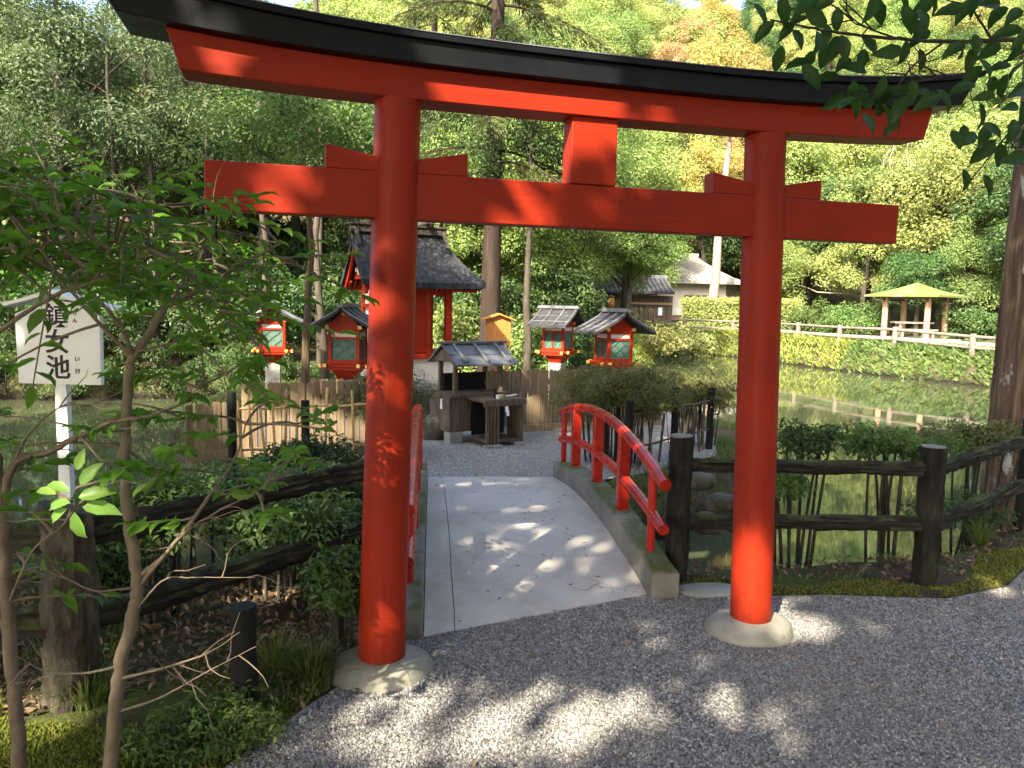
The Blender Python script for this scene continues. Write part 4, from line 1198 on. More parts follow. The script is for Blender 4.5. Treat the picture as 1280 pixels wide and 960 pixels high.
def clump_leaves(rng, C, cr, lpc, L, W, droop=.25, flat=.72):
    n = len(C) * lpc
    ci = np.repeat(np.arange(len(C)), lpc)
    d = rdir(rng, n)
    r = rng.uniform(.25, 1, n) ** .55
    crr = np.asarray(cr)[ci] if np.ndim(cr) else cr
    P = C[ci] + d * (r * crr)[:, None] * np.array((1, 1, flat))
    P += rng.normal(size=(n, 3)) * .08 * np.mean(cr)
    Nn = unit(d * .75 + np.array((0, 0, .55)) + rng.normal(size=(n, 3)) * .36)
    D = unit(np.cross(Nn, rng.normal(size=(n, 3))) + np.array((0, 0, -droop)) + d * .3)
    var = np.clip(rng.uniform(0, 1, len(C))[ci] * .55 + rng.uniform(0, 1, n) * .45, 0, 1)
    s = rng.uniform(.65, 1.2, n)
    return P, D, Nn, L * s, W * s, var

def trunk_mb(rng, hgt_, r0, r1, limbs=(), seg=10, wander=.12, base=-.3, lr=.4, z_lo=.35):
    m = MB()
    n = 9
    zs = np.linspace(base, hgt_, n)
    w = np.cumsum(rng.normal(size=(n, 2)) * wander * hgt_ / n * .5, 0); w[:2] = 0
    P = np.stack([w[:, 0], w[:, 1], zs], 1)
    rad = np.linspace(r0, r1, n); rad[0] *= 1.35; rad[1] *= 1.08
    m.tube(P, rad, seg)
    for c in limbs:
        c = np.asarray(c)
        z0 = min(hgt_ * .97, max(hgt_ * z_lo, c[2] - rng.uniform(.35, .8) * np.hypot(c[0], c[1])))
        k = np.interp(z0, zs, np.arange(n))
        p0 = np.array([np.interp(k, np.arange(n), P[:, i]) for i in range(3)])
        rr = np.interp(k, np.arange(n), rad) * lr
        mid = (p0 + c) / 2 + np.array((0, 0, .12 * np.linalg.norm(c - p0))) * rng.uniform(-.3, 1) + rng.normal(size=3) * .06 * np.linalg.norm(c - p0)
        t = np.linspace(0, 1, 6)[:, None]
        m.tube((1 - t) ** 2 * p0 + 2 * t * (1 - t) * mid + t ** 2 * c, np.linspace(rr, rr * .25, 6), 6)
    return m

def make_tree(name, label, cat, seed, H, r0, zc, R, ncl, cr, lpc, L, W, leaf, bark, limbs=10, T=T_DIA, low=-.45, inner=.5, z_lo=.35, lean=(0, 0), group=None, crown='crown'):
    rng = np.random.default_rng(seed)
    t = thing(name, label, cat, (0, 0, 0), 0, group)
    C = clump_centres(rng, ncl, R, low, inner) + np.array((lean[0], lean[1], zc))
    crs = cr * rng.uniform(.7, 1.3, ncl)
    trunk_mb(rng, H, r0, r0 * .35, [C[i] for i in rng.permutation(ncl)[:limbs]], z_lo=z_lo).build('trunk', M[bark], t, smooth=60)
    P, D, Nn, l_, w_, var = clump_leaves(rng, C, crs, lpc, L, W)
    link(crown, leaf_mesh(crown, P, D, Nn, l_, w_, M[leaf], var, T), t)
    return t

def make_conifer(name, label, seed, H, r0, z0, leaf, bark, nb=46, reach=2.4, L=.34, W=.035, per=90, group=None, droop=.5, stub=False):
    rng = np.random.default_rng(seed)
    t = thing(name, label, 'tree', (0, 0, 0), 0, group)
    m = trunk_mb(rng, H, r0, .03, seg=14, wander=.02)
    Ps, Ds, Ns, Vs = [], [], [], []
    for k in range(nb):
        f = (k + rng.uniform(0, 1)) / nb
        z = z0 + (H - .3 - z0) * f
        a = k * 2.4 + rng.normal() * .4
        ln = reach * (1 - f) ** .7 * rng.uniform(.6, 1.1) + .3
        tt = np.linspace(0, 1, 8)
        out = ln * tt; zz = z + ln * (.10 * tt - droop * tt ** 1.7)
        B = np.stack([out * math.cos(a), out * math.sin(a), zz], 1)
        m.tube(B, np.linspace(.028, .006, 8) * (r0 / .2), 5)
        n = int(per * ln)
        u = rng.uniform(.22, 1, n)
        p = np.stack([np.interp(u, tt, B[:, i]) for i in range(3)], 1)
        side = rng.choice([-1, 1], n) * rng.uniform(.3, 1, n)
        sd = np.stack([-math.sin(a) * side, math.cos(a) * side, -rng.uniform(.2, 1.2, n)], 1)
        Ps.append(p + sd * rng.uniform(0, .22, n)[:, None] * ln * .5); Ds.append(unit(sd + np.array((math.cos(a), math.sin(a), 0)) * .7 + rng.normal(size=(n, 3)) * .25))
        Ns.append(unit(np.array((0, 0, 1.)) + rng.normal(size=(n, 3)) * .5)); Vs.append(np.clip(rng.uniform(0, .5) + rng.uniform(0, .5, n), 0, 1))
    m.build('trunk', M[bark], t, smooth=60)
    P, D, Nn, V = map(np.concatenate, (Ps, Ds, Ns, Vs))
    s = rng.uniform(.6, 1.2, len(P))
    link('crown', leaf_mesh('crown', P, D, Nn, L * s, W * s, M[leaf], V), t)
    return t

def place(o, x, y, rz, s, label=None, first=False, dz=-.15):
    c = o if first else copy_tree(o)
    c.location = (x, y, h1(x, y) + dz); c.rotation_euler = (0, 0, rz); c.scale = (s, s, s)
    if label: c['label'] = label
    return c

rng = np.random.default_rng(7)
HG = 'broadleaf trees covering the hillside behind the pond'
hill = [make_tree('hillside_tree', 'green broadleaf tree in the sunlit wood covering the hillside', 'tree', 100 + i, 6.5, .2, 5.0, ((2.6, 2.6, 2.7), (3.1, 2.9, 2.4), (2.3, 2.4, 3.2), (2.9, 2.7, 2.9))[i], 50, .80, 400, .165, .088, 'leaf_hill', 'bark', 8, low=-.75, group=HG) for i in range(4)]
hill_y = [make_tree('hillside_tree', 'yellow green broadleaf tree in the sunlit wood on the hillside', 'tree', 120 + i, 6.2, .18, 4.8, ((2.5, 2.5, 2.4), (2.2, 2.3, 2.9))[i], 48, .75, 400, .16, .085, 'leaf_yellow', 'bark', 8, low=-.7, group=HG) for i in range(2)]
hill_o = [make_tree('autumn_tree', 'orange tinged autumn tree among the green hillside trees', 'tree', 130, 6.5, .18, 5.2, (2.0, 2.0, 2.9), 44, .62, 380, .14, .07, 'leaf_orange', 'bark', 8, low=-.7, group='autumn coloured trees on the hillside')]
hill_r = [make_tree('autumn_tree', 'rust red autumn tree high on the hillside above the gate', 'tree', 131, 6.0, .16, 5.0, (2.2, 2.2, 1.9), 38, .55, 240, .14, .07, 'leaf_rust', 'bark', 8, low=-.6, group='autumn coloured trees on the hillside')]
hill_d = [make_tree('hillside_tree', 'dark evergreen broadleaf tree in the wood on the hillside', 'tree', 140 + i, 6.5, .2, 4.6, ((2.8, 2.6, 2.6), (2.4, 2.6, 3.0))[i], 50, .80, 400, .16, .085, 'leaf_dark', 'barkdark', 8, low=-.75, group=HG) for i in range(2)]
used = set()
def put(protos, x, y, s):
    o = protos[int(rng.integers(len(protos)))]
    k = o.name; first = k not in used; used.add(k)
    return place(o, x, y, rng.uniform(0, 6.28), s, None, first)
yy = 37.5
while yy < 88:
    step = 4.6 + (yy - 38) * .02
    for xx in np.arange(-.60 * yy, .80 * yy, step):
        x = xx + rng.uniform(-1.4, 1.4); y = yy + rng.uniform(-1.5, 1.5)
        if y < 41 and 3 < x < 17: continue
        if x / y < -.40 and y > 46 and rng.uniform() < .75: continue
        u = rng.uniform(); az = x / y
        wy = .62 if az < .12 else (.36 if az < .32 else .18)
        s = rng.uniform(.85, 1.25)
        if az > .12 and az < .34 and u > .97: put(hill_o, x, y, s)
        elif u < wy: put(hill_y, x, y, s)
        elif u < wy + (.10 if az < .25 else .26): put(hill_d, x, y, s)
        else: put(hill, x, y, s)
    yy += 5.0
for x, y, s in ((10.6, 43.5, 1.1), (13.0, 50, 1.2), (16.8, 58, 1.2), (14.8, 62, 1.2), (17.5, 72, 1.3), (12.4, 45.8, .9)): put(hill_o, x, y, s)
for x, y, s in ((15.0, 70, 1.2), (12.5, 66, 1.1), (18.5, 78, 1.2)): put(hill_r, x, y, s)

# taller trees by the houses and gazebo (front edge of the wood)
for i, (x, y, s, pr) in enumerate([(14.5, 43, 1.0, hill_d), (17.5, 38.5, 1.1, hill_d), (18.5, 33.5, 1.05, hill), (21, 36, 1.2, hill), (19.5, 29.5, .95, hill_d), (22.5, 31, 1.1, hill_d), (21.0, 26.0, 1.0, hill), (16.0, 35.5, .75, hill),
                                   (24, 28, 1.2, hill_d), (13.2, 38.2, .62, hill), (16.5, 31.6, .55, hill_d), (18.2, 31.0, .6, hill), (19.2, 24.0, .7, hill_d), (2.2, 39, 1.0, hill), (-1.5, 38, 1.1, hill_d), (-5, 37, 1.1, hill), (5.5, 43.5, 1.1, hill_y), (-9.5, 41, 1.35, hill_y), (-12.5, 44.5, 1.4, hill_y), (-6.5, 44, 1.4, hill_y), (-10.5, 50, 1.4, hill)]):
    put(pr, x, y, s)

# bare pale branched tree on the slope above the gazebo
rb = np.random.default_rng(5)
bt = thing('bare_tree', 'pale leafless tree with spreading branches on the slope above the gazebo', 'tree', (19.5, 41.0, h1(19.5, 41.0)))
m = MB()
def branch(m, p, d, L, r, depth, rb, up=.15):
    n = 5; pts = [p]
    for k in range(n):
        d = d + rb.normal(size=3) * .22 + np.array((0, 0, up * .3)); d = d / np.linalg.norm(d)
        pts.append(pts[-1] + d * L / n)
    m.tube(pts, np.linspace(r, r * .5, n + 1), 6)
    if depth:
        for k in range(int(rb.integers(2, 5))):
            q = pts[int(rb.integers(2, n + 1))]
            dd = d + rb.normal(size=3) * .65
            branch(m, q, dd / np.linalg.norm(dd), L * rb.uniform(.5, .8), r * .5, depth - 1, rb, up)
for k in range(4):
    a = rb.uniform(0, 6.28)
    branch(m, np.array((0, 0, .0)), unit(np.array((math.cos(a) * .6 - .2, math.sin(a) * .4, 1.1))), 5.0, .12, 4, rb, .35)
m.build('trunk', M['barkpale'], bt, smooth=60)

# ------------------------------------------------------------------ wood on the left bank
OG = 'evergreen oaks on the left bank'
oaks = [make_tree('evergreen_oak', 'grey green evergreen oak with fine leaves on the bank beyond the water', 'tree', 200 + i, (7.2, 6.6, 7.8)[i], .19, 5.3, ((3.0, 2.8, 3.3), (3.3, 3.0, 2.7), (2.6, 2.6, 3.6))[i], 96, .60, 560, .092, .044, 'leaf_oak', 'barkdark', 16, low=-.7, inner=.35, z_lo=.22, group=OG) for i in range(3)]
OL = ['evergreen oak rising behind the white sign', 'evergreen oak with its crown just left of the tie beam end', 'evergreen oak at the far left edge of the pond', 'evergreen oak whose crown shows between the tie beam end and the left pillar',
      'taller evergreen oak in the second row behind the sign', None, None, None, None, 'smaller evergreen oak at the left edge close to the water']
for i, (x, y, s) in enumerate([(-9.6, 16.6, 1.05), (-6.0, 18.4, 1.0), (-12.8, 18.5, 1.15), (-3.4, 21.5, .95), (-8.6, 22.0, 1.2), (-15.5, 21, 1.25), (-11.6, 25.5, 1.25), (-5.2, 26, 1.2), (-14.5, 29, 1.3), (-14, 15.8, .8),
                               (-7.6, 29.5, 1.3), (-17.5, 27, 1.3), (-13.5, 33.5, 1.3), (-10, 36, 1.4), (-18, 35, 1.4)]):
    o = oaks[i % 3]
    place(o, x, y, i * 1.3, s, OL[i] if i < 10 and OL[i] else 'grey green evergreen oak deep in the wood beyond the left bank', i < 3)
# fresher, sunlit trees in the middle behind the island
LG2 = 'fresh green trees behind the island'
lit = [make_tree('broadleaf_tree', 'x', 'tree', 220 + i, (5.6, 6.2)[i], .13, (3.9, 4.4)[i], ((2.5, 2.3, 2.7), (2.2, 2.4, 3.1))[i], 90, .58, 560, .10, .052, 'leaf_lit', 'bark', 14, low=-.85, inner=.35, z_lo=.2, group=LG2) for i in range(2)]
for i, (x, y, s, lb) in enumerate([(-.6, 20.6, .95, 'fresh yellow green tree filling the gap between the shrine roof and the cedar'), (1.6, 22.6, 1.0, 'fresh yellow green tree behind the slender forked tree'), (-2.2, 25.5, 1.1, 'bright green tree behind the shrine ridge'),
                                   (3.8, 27.0, 1.0, 'bright green tree over the dark outbuilding roof'), (.6, 28.5, 1.2, 'tall bright tree behind the cedar trunk'), (2.8, 33.0, 1.2, 'tall bright tree above the outbuilding seen through the gate'), (-1.6, 33.5, 1.25, 'tall bright tree far behind the shrine'), (6.6, 38.5, 1.0, 'bright tree behind the cream house roof')]):
    place(lit[i % 2], x, y, i * 1.7, s, lb, i < 2)
# understorey shrubs on the left bank
us = [make_tree('understorey_shrub', 'dark shrub in the shade along the left bank of the pond', 'shrub', 240 + i, 1.3, .03, .95, ((1.2, 1.0, .8), (.9, .9, 1.0))[i], 26, .36, 200, .10, .05, 'leaf_dark', 'barkdark', 9, low=-.8, z_lo=.1, group='shrubs along the left bank', crown='foliage') for i in range(2)]
k = 0
for x, y, s in [(-12.5, 15.2, 1.1), (-10.6, 15.0, 1.0), (-8.4, 15.3, 1.2), (-7.0, 16.2, 1.0), (-5.2, 16.7, 1.25), (-3.6, 17.6, 1.0), (-2.2, 18.6, 1.2), (-.6, 19.2, 1.1), (.9, 20.3, 1.2), (-9.5, 17.5, 1.3), (-4.5, 19, 1.4), (-6.9, 19.6, 1.3), (-11.5, 18, 1.4), (-14.6, 15.0, 1.2), (-8, 33, 1.9), (-10.5, 33.5, 2.0), (-5.8, 31.5, 1.8), (-12.8, 31, 1.8), (-9.2, 36.8, 2.1), (-12.0, 38, 2.2), (-6.6, 35.5, 2.0)]:
    place(us[k % 2], x, y, k * .9, s, None, k < 2); k += 1
for i, x in enumerate(np.arange(-15.5, 1.8, .75)):
    y = float(np.interp(x, SHORE[::-1][:8][:, 0], SHORE[::-1][:8][:, 1])) + .25
    c = copy_tree(us[i % 2]); c.location = (x, y + .12 * math.sin(i * 2.3), h1(x, y) - .45); c.rotation_euler = (0, 0, i * 1.7); c.scale = (.62, .5, .45 + .15 * (i % 3))
    c['label'] = 'low dark shrub hanging over the waterline of the left bank'; c['group'] = 'low shrubs on the waterline of the left bank'
# slim bare trunks in the shade of the left bank
sl = thing('slim_tree', 'slim bare trunk standing in the shade of the left bank', 'tree', (0, 0, 0), 0, 'slim trunks in the shade of the left bank')
trunk_mb(np.random.default_rng(3), 6.5, .06, .03, [(.5, .2, 5.5), (-.6, .1, 5.8), (.3, -.5, 6.2)], seg=8).build('trunk', M['bark'], sl, smooth=60)
for i, (px, Yd) in enumerate(((196, 16.2), (262, 17.2), (322, 15.8), (398, 16.4), (238, 18.5), (405, 13.6), (150, 15.7))):
    place(sl, (px - 640) / 961 * Yd, Yd, i * 1.1, 1 + .1 * (i % 3), None, i == 0)

# ------------------------------------------------------------------ single trees on and behind the island
ce = make_conifer('cedar_tree', 'tall straight cedar with a thick brown trunk behind the shrine', 11, 15, .21, 4.3, 'leaf_cedar', 'cedar', 60, 2.5, .16, .022, 220, droop=.42)
place(ce, (611 - 640) / 961 * 14.6, 14.6, 0.4, 1.0, None, True)
c2 = copy_tree(ce); c2.location = (-2.6, 24.5, h1(-2.6, 24.5)); c2.rotation_euler = (0, 0, 2); c2['label'] = 'second tall cedar farther back, its trunk hidden by oaks'
tt = make_tree('slender_tree', 'slender forked tree with fine dark green leaves beside the cedar', 'tree', 301, 4.6, .085, 4.9, (1.55, 1.3, 1.9), 46, .40, 240, .075, .032, 'leaf_dark', 'bark', 18, low=-.8, inner=.3, z_lo=.42)
place(tt, (658 - 640) / 961 * 13.9, 13.9, 2.2, 1.0, None, True, -.1)
mp = make_tree('green_maple', 'small tree with a patchy sunlit trunk and light green leaves left of the shrine', 'tree', 302, 3.6, .062, 3.35, (1.25, 1.1, 1.05), 40, .34, 260, .062, .034, 'leaf_bright', 'cedarlichen', 16, low=-.7, inner=.3, z_lo=.5)
place(mp, (379 - 640) / 961 * 9.3, 9.3, .3, 1.0, None, True, -.05)
rt = make_tree('round_evergreen', 'rounded sunlit evergreen tree in front of the houses', 'tree', 303, 3.0, .12, 2.75, (1.85, 1.6, 1.05), 74, .40, 460, .085, .046, 'leaf_lit', 'bark', 12, low=-.7, inner=.35, z_lo=.2)
place(rt, (780 - 640) / 961 * 24.5, 24.5, 1, 1.12, None, True, -.1)
rt2 = copy_tree(rt); rt2.location = ((703 - 640) / 961 * 23.6, 23.6, h1(1.5, 23.6) - .1); rt2.rotation_euler = (0, 0, 2.6); rt2.scale = (.95,) * 3; rt2['label'] = 'bushy sunlit evergreen tree beside the slender tree, behind the lanterns'
pl = make_tree('pole_tree', 'tall tree with a straight pinkish sunlit trunk beside the cream house', 'tree', 304, 11.5, .24, 11.0, (2.0, 2.0, 2.3), 40, .75, 180, .20, .11, 'leaf_orange', 'barkpink', 10, low=-.6, z_lo=.72)
place(pl, (886 - 640) / 961 * 36.3, 36.3, 0, 1, None, True)
bt2 = thing('tree', 'big rough barked tree with white lichen at the end of the log fence', 'tree', (4.83, 7.2, h1(4.83, 7.2)))
rg = np.random.default_rng(9)
m = MB(); zs = np.linspace(-.4, 9.5, 60); a = np.arange(40) * 2 * math.pi / 40
V = []
ph = rg.uniform(0, 6, 9)
for z in zs:
    rr = (.30 - .010 * z + .10 * math.exp(-(z + .3) * 2.2)) * (1 + .035 * np.sin(a * 7 + ph[0] + .4 * z) + .03 * np.sin(a * 13 + ph[1] - .5 * z) + .03 * np.sin(a * 3 + ph[2] + .8 * z) + rg.normal(size=40) * .012)
    V.append(np.stack([rr * np.cos(a) + .006 * z, rr * np.sin(a), np.full(40, z)], 1))
m.add(np.concatenate(V), [(i * 40 + j, i * 40 + (j + 1) % 40, (i + 1) * 40 + (j + 1) % 40, (i + 1) * 40 + j) for i in range(59) for j in range(40)])
m.build('trunk', M['cedarlichen'], bt2, smooth=50)
rg = np.random.default_rng(19)
C = clump_centres(rg, 40, (3.0, 3.0, 1.6), -.5) + np.array((0, 0, 9.6))
P, D, Nn, l_, w_, var = clump_leaves(rg, C, .7, 220, .14, .07)
link('crown', leaf_mesh('crown', P, D, Nn, l_, w_, M['leaf_dark'], var), bt2)
m = MB(); m.tube([(-.2, -.05, 1.42), (-.5, -.1, 1.47), (-.85, -.2, 1.44)], [.018, .012, .006], 6); m.build('broken_branch', M['bark'], bt2, smooth=60)

# ------------------------------------------------------------------ shrubs, hedges, azaleas
def make_shrub(name, label, seed, loc, R, zc, ncl, cr, lpc, L, W, leaf, bark='barkdark', nst=7, T=T_DIA, low=-.3, inner=.3, cat='shrub', group=None, spread=.35, sr=.012, flat=.72, top=None):
    rg = np.random.default_rng(seed)
    t = thing(name, label, cat, loc, 0, group)
    C = clump_centres(rg, ncl, R, low, inner)
    if top is not None: C[:, 2] = np.minimum(C[:, 2], top * R[2])
    C = C + np.array((0, 0, zc))
    for k in range(nst):
        c = C[int(rg.integers(ncl))] * np.array((.8, .8, 1))
        b0 = np.array((c[0] * spread, c[1] * spread, -.25)); mid = (b0 + c) / 2 + rg.normal(size=3) * .05
        u = np.linspace(0, 1, 7)[:, None]
        m = MB(); m.tube((1 - u) ** 2 * b0 + 2 * u * (1 - u) * mid + u ** 2 * c, np.linspace(sr, sr * .45, 7), 6)
        m.build('stem', M[bark], t, smooth=60)
    P, D, Nn, l_, w_, var = clump_leaves(rg, C, cr * rg.uniform(.7, 1.3, ncl), lpc, L, W, flat=flat)
    link('foliage', leaf_mesh('foliage', P, D, Nn, l_, w_, M[leaf], var, T), t)
    return t
AG = None
make_shrub('azalea', 'flat topped clipped azalea on many thin stems behind the red bridge rail', 401, (1.02, 7.25, 0), (.66, .42, .24), .71, 130, .115, 180, .030, .013, 'leaf_azalea', 'bark', 64, low=-.95, inner=.2, spread=.72, sr=.010, top=.8, cat='azalea')
make_shrub('azalea', 'yellowish loose azalea between the clipped azalea and the water', 402, (1.98, 8.3, -.05), (.50, .40, .26), .66, 80, .11, 150, .032, .014, 'leaf_azalea', 'bark', 44, low=-.95, inner=.2, spread=.72, sr=.009, cat='azalea')
make_shrub('azalea', 'clipped azalea with bare stems behind the left torii pillar', 403, (-1.22, 7.35, 0), (.50, .38, .26), .58, 90, .11, 160, .030, .013, 'leaf_azalea', 'bark', 26, low=-.95, inner=.2, spread=.72, sr=.010, cat='azalea')
G_ = 'glossy evergreen shrubs behind the left log fence'
for i, (px, py, Yd, R, lb) in enumerate([(335, 655, 3.75, (.42, .25, .16), 'glossy dark shrub over the lower fence rail nearest the stake'), (405, 610, 4.35, (.40, .28, .17), 'glossy shrub close behind the left torii pillar'),
                                         (300, 610, 4.6, (.40, .30, .12), 'low glossy shrub in front of the bamboo lattice'), (415, 668, 3.95, (.26, .18, .14), 'small glossy shrub between the pillar and the fence rails'),
                                         (225, 625, 5.4, (.50, .35, .14), 'light green shrub at the edge of the water left of the bamboo lattice'), (385, 570, 5.6, (.50, .30, .14), 'leafy shrub along the foot of the bamboo lattice'), (120, 690, 3.9, (.35, .25, .2), 'thin dark shrub behind the thick fence post'),
                                         (190, 640, 3.5, (.28, .2, .13), 'leafy shrub covering the upper rail beside the thick post'), (425, 725, 3.1, (.12, .10, .08), 'small dark shrub beside the left pillar above its stone')]):
    p = at(px, py, Yd); g = h1(p.x, p.y)
    make_shrub('evergreen_shrub', lb, 420 + i, (p.x, p.y, g), R, p.z - g, 40, .10, 84, .042, .018, ('leaf_gloss', 'leaf_gloss', 'leaf_gloss', 'leaf_gloss', 'leaf_bright', 'leaf_dark', 'leaf_dark', 'leaf_bright', 'leaf_dark')[i], 'barkdark', 12, T_LEAF, -.9, .2, group=G_, spread=.8, sr=.011)
for i, (px, py, Yd, R, lf_, lb, nst) in enumerate([(1008, 550, 4.75, (.27, .20, .12), 'leaf_dark', 'dark leaved shrub on dark stems beside the right torii pillar', 6), (1120, 553, 4.9, (.42, .26, .11), 'leaf_bright', 'green shrub with forked stems behind the middle fence post', 10),
                                              (1222, 548, 5.9, (.45, .3, .14), 'leaf_azalea', 'brownish twiggy shrub at the foot of the big tree', 12), (1195, 640, 5.3, (.35, .25, .16), 'leaf_dark', 'sparse low shrub below the rising fence rails', 8), (985, 602, 4.7, (.24, .15, .10), 'leaf_bright', 'thin low leafy twigs under the upper fence rail', 4)]):
    p = at(px, py, Yd); g = h1(p.x, p.y)
    make_shrub('waterside_shrub', lb, 440 + i, (p.x, p.y, g), R, p.z - g, (30, 44, 46, 26, 12)[i], .085, 52, .036, .016, lf_, 'barkdark', nst, T_LEAF, -.9, .2, group='shrubs behind the right log fence', spread=.16, sr=.015)
# sunlit shrubs on the far bank and in front of the houses
for i, (px, py, Yd, R, lf_, lb) in enumerate([(822, 424, 25.5, (1.1, .7, .42), 'leaf_yellow', 'bright yellow green bush below the dark outbuilding'), (770, 425, 24.8, (1.0, .7, .6), 'leaf_hill', 'green bush behind the lantern with the pale window'), (735, 420, 23.5, (.9, .8, .6), 'leaf_dark', 'dark bush between the two farther red lanterns'),
                                              (1010, 398, 34.5, (1.8, 1.0, .8), 'leaf_bright', 'ivy covered mound behind the far fence'), (1065, 402, 33.5, (1.6, 1.0, .9), 'leaf_bright', 'bright green bush left of the gazebo'), (1215, 405, 27.5, (1.2, 1.0, .8), 'leaf_dark', 'dark green bush right of the gazebo'),
                                              (860, 430, 31.0, (1.2, .7, .4), 'leaf_yellow', 'low yellowish bush at the end of the far fence'), (690, 430, 19.5, (1.0, .7, .7), 'leaf_dark', 'dark bush behind the lantern with the stone post'), (655, 440, 17.0, (.8, .6, .7), 'leaf_hill', 'leafy bush at the foot of the slender tree'), (560, 430, 17.5, (1.0, .7, .9), 'leaf_hill', 'leafy bush behind the shrine posts')]):
    p = at(px, py, Yd); g = h1(p.x, p.y)
    make_shrub('bush', lb, 460 + i, (p.x, p.y, g), R, max(.3, p.z - g), 40, .36, 150, .12, .06, lf_, 'bark', 6, T_DIA, -.9, .25, cat='bush', group='sunlit bushes beyond the pond')
# trimmed hedge below the cream house
he = thing('hedge', 'bright trimmed hedge in front of the cream house', 'hedge', (10.6, 36.2, h1(10.6, 36.2)), R_(-12))
rg = np.random.default_rng(77); n = 16000
face = rg.integers(0, 3, n)
q = np.stack([rg.uniform(-2.6, 2.6, n), rg.uniform(-.5, .5, n), rg.uniform(0, 1.35, n)], 1)
q[face == 0, 1] = -.5; q[face == 1, 2] = 1.35
q += rg.normal(size=(n, 3)) * .06
Nn = unit(np.array((0, -.6, .6)) + rg.normal(size=(n, 3)) * .6)
link('foliage', leaf_mesh('foliage', q, unit(np.cross(Nn, rg.normal(size=(n, 3)))), Nn, .13, .07, M['leaf_hill'], rg.uniform(0, 1, n)), he)
m = MB(); m.box((0, 0, .62), (5.0, .8, 1.1)); m.build('stem_mass', M['barkdark'], he)

# ------------------------------------------------------------------ grasses, moss, litter
def blades(name, P, L, W, mat, rg, lean=.6, n_up=1.0, T=T_BLADE, kind='stuff', label=None):
    n = len(P)
    a = rg.uniform(0, 6.28, n)
    D = unit(np.stack([np.cos(a) * lean * rg.uniform(.2, 1, n), np.sin(a) * lean * rg.uniform(.2, 1, n), np.full(n, n_up)], 1))
    Nn = unit(np.cross(D, rg.normal(size=(n, 3))))
    s = rg.uniform(.5, 1.2, n)
    o = link(name, leaf_mesh(name, P, D, Nn, L * s, W, M[mat], rg.uniform(0, 1, n), T))
    return tag(o, kind=kind)

def area(rg, n, x0, x1, y0, y1, cond, z=None):
    x = rg.uniform(x0, x1, n); y = rg.uniform(y0, y1, n)
    k = cond(x, y); x, y = x[k], y[k]
    return np.stack([x, y, hgt(x, y) if z is None else np.full(len(x), z)], 1)
rg = np.random.default_rng(31)
dsh = lambda x, y: sdf(np.stack([x, y], 1), SHORE)
FE = lambda x, y: (dsh(x, y) > .06) & (dsh(x, y) < .95) & (y > 15) & (x > 1)
P = area(rg, 300000, 0, 15, 15, 36, FE)
right = P[:, 0] > 9.8 + rg.normal(size=len(P)) * .5
right &= P[:, 1] < 25.5
patch = .55 + .45 * np.sin(P[:, 0] * 2.1 + 1.3 * np.sin(P[:, 1] * 1.7)) * np.cos(P[:, 1] * 2.3)
g_ = P[~right]; k_ = rg.uniform(0, 1, len(g_)) < .35 + .5 * patch[~right]
blades('bank_grass', g_[k_], .20, .05, 'leaf_bank', rg, 1.3)
f_ = P[right]; k_ = rg.uniform(0, 1, len(f_)) < .3 + .5 * patch[right]
blades('bank_fern', f_[k_], .27, .035, 'leaf_fern', rg, 1.8, .8)
u_ = P[rg.permutation(len(P))[:9000]]
blades('bank_herb', u_, .16, .10, 'leaf_bright', rg, 1.8, .9, T_DIA)
PI_ = np.array(PATH); CO = np.array(COURT)
off_path = lambda x, y: (sdf(np.stack([x, y], 1), PI_) > .02) & (sdf(np.stack([x, y], 1), CO) > .02)
land = lambda x, y: np.maximum(dsh(x, y), -sdf(np.stack([x, y], 1), ISLE))
# moss carpet: left corner and the strip under the right fence
nz = lambda x, y, s, p: np.sin(x * s + p + 1.7 * np.sin(y * s * .7)) * np.cos(y * s * 1.1 + p)
P = area(rg, 120000, -2.6, -.6, 1.5, 3.2, lambda x, y: off_path(x, y) & (nz(x, y, 5, 1) > -.45) & (y < 2.75 + .25 * np.sin(x * 5)))
blades('moss', P, .022, .008, 'leaf_moss', rg, 1.2)
P = area(rg, 90000, .95, 5.5, 3.8, 6.5, lambda x, y: off_path(x, y) & (sdf(np.stack([x, y], 1), PI_) < .20 + .07 * np.sin(x * 7)) & (nz(x, y, 6, 2) > -.92))
blades('moss', P, .020, .008, 'leaf_moss', rg, 1.2)
P = area(rg, 16000, -3.2, -.55, 1.5, 3.6, lambda x, y: off_path(x, y) & (nz(x, y, 3.3, .4) > .25))
blades('grass', P, .075, .006, 'leaf_grass', rg, 1.0)
P = area(rg, 5000, .9, 6.5, 4.1, 8.5, lambda x, y: off_path(x, y) & (land(x, y) > -.1) & (nz(x, y, 2.7, 1.4) > .1))
blades('grass', P, .09, .006, 'leaf_grass', rg, 1.1)
P = area(rg, 50000, -5, 3.4, 6.0, 14, lambda x, y: off_path(x, y) & (land(x, y) > -.12) & (nz(x, y, 1.9, .4) > -.3))
blades('island_grass', P, .11, .009, 'leaf_grass', rg, 1.1)
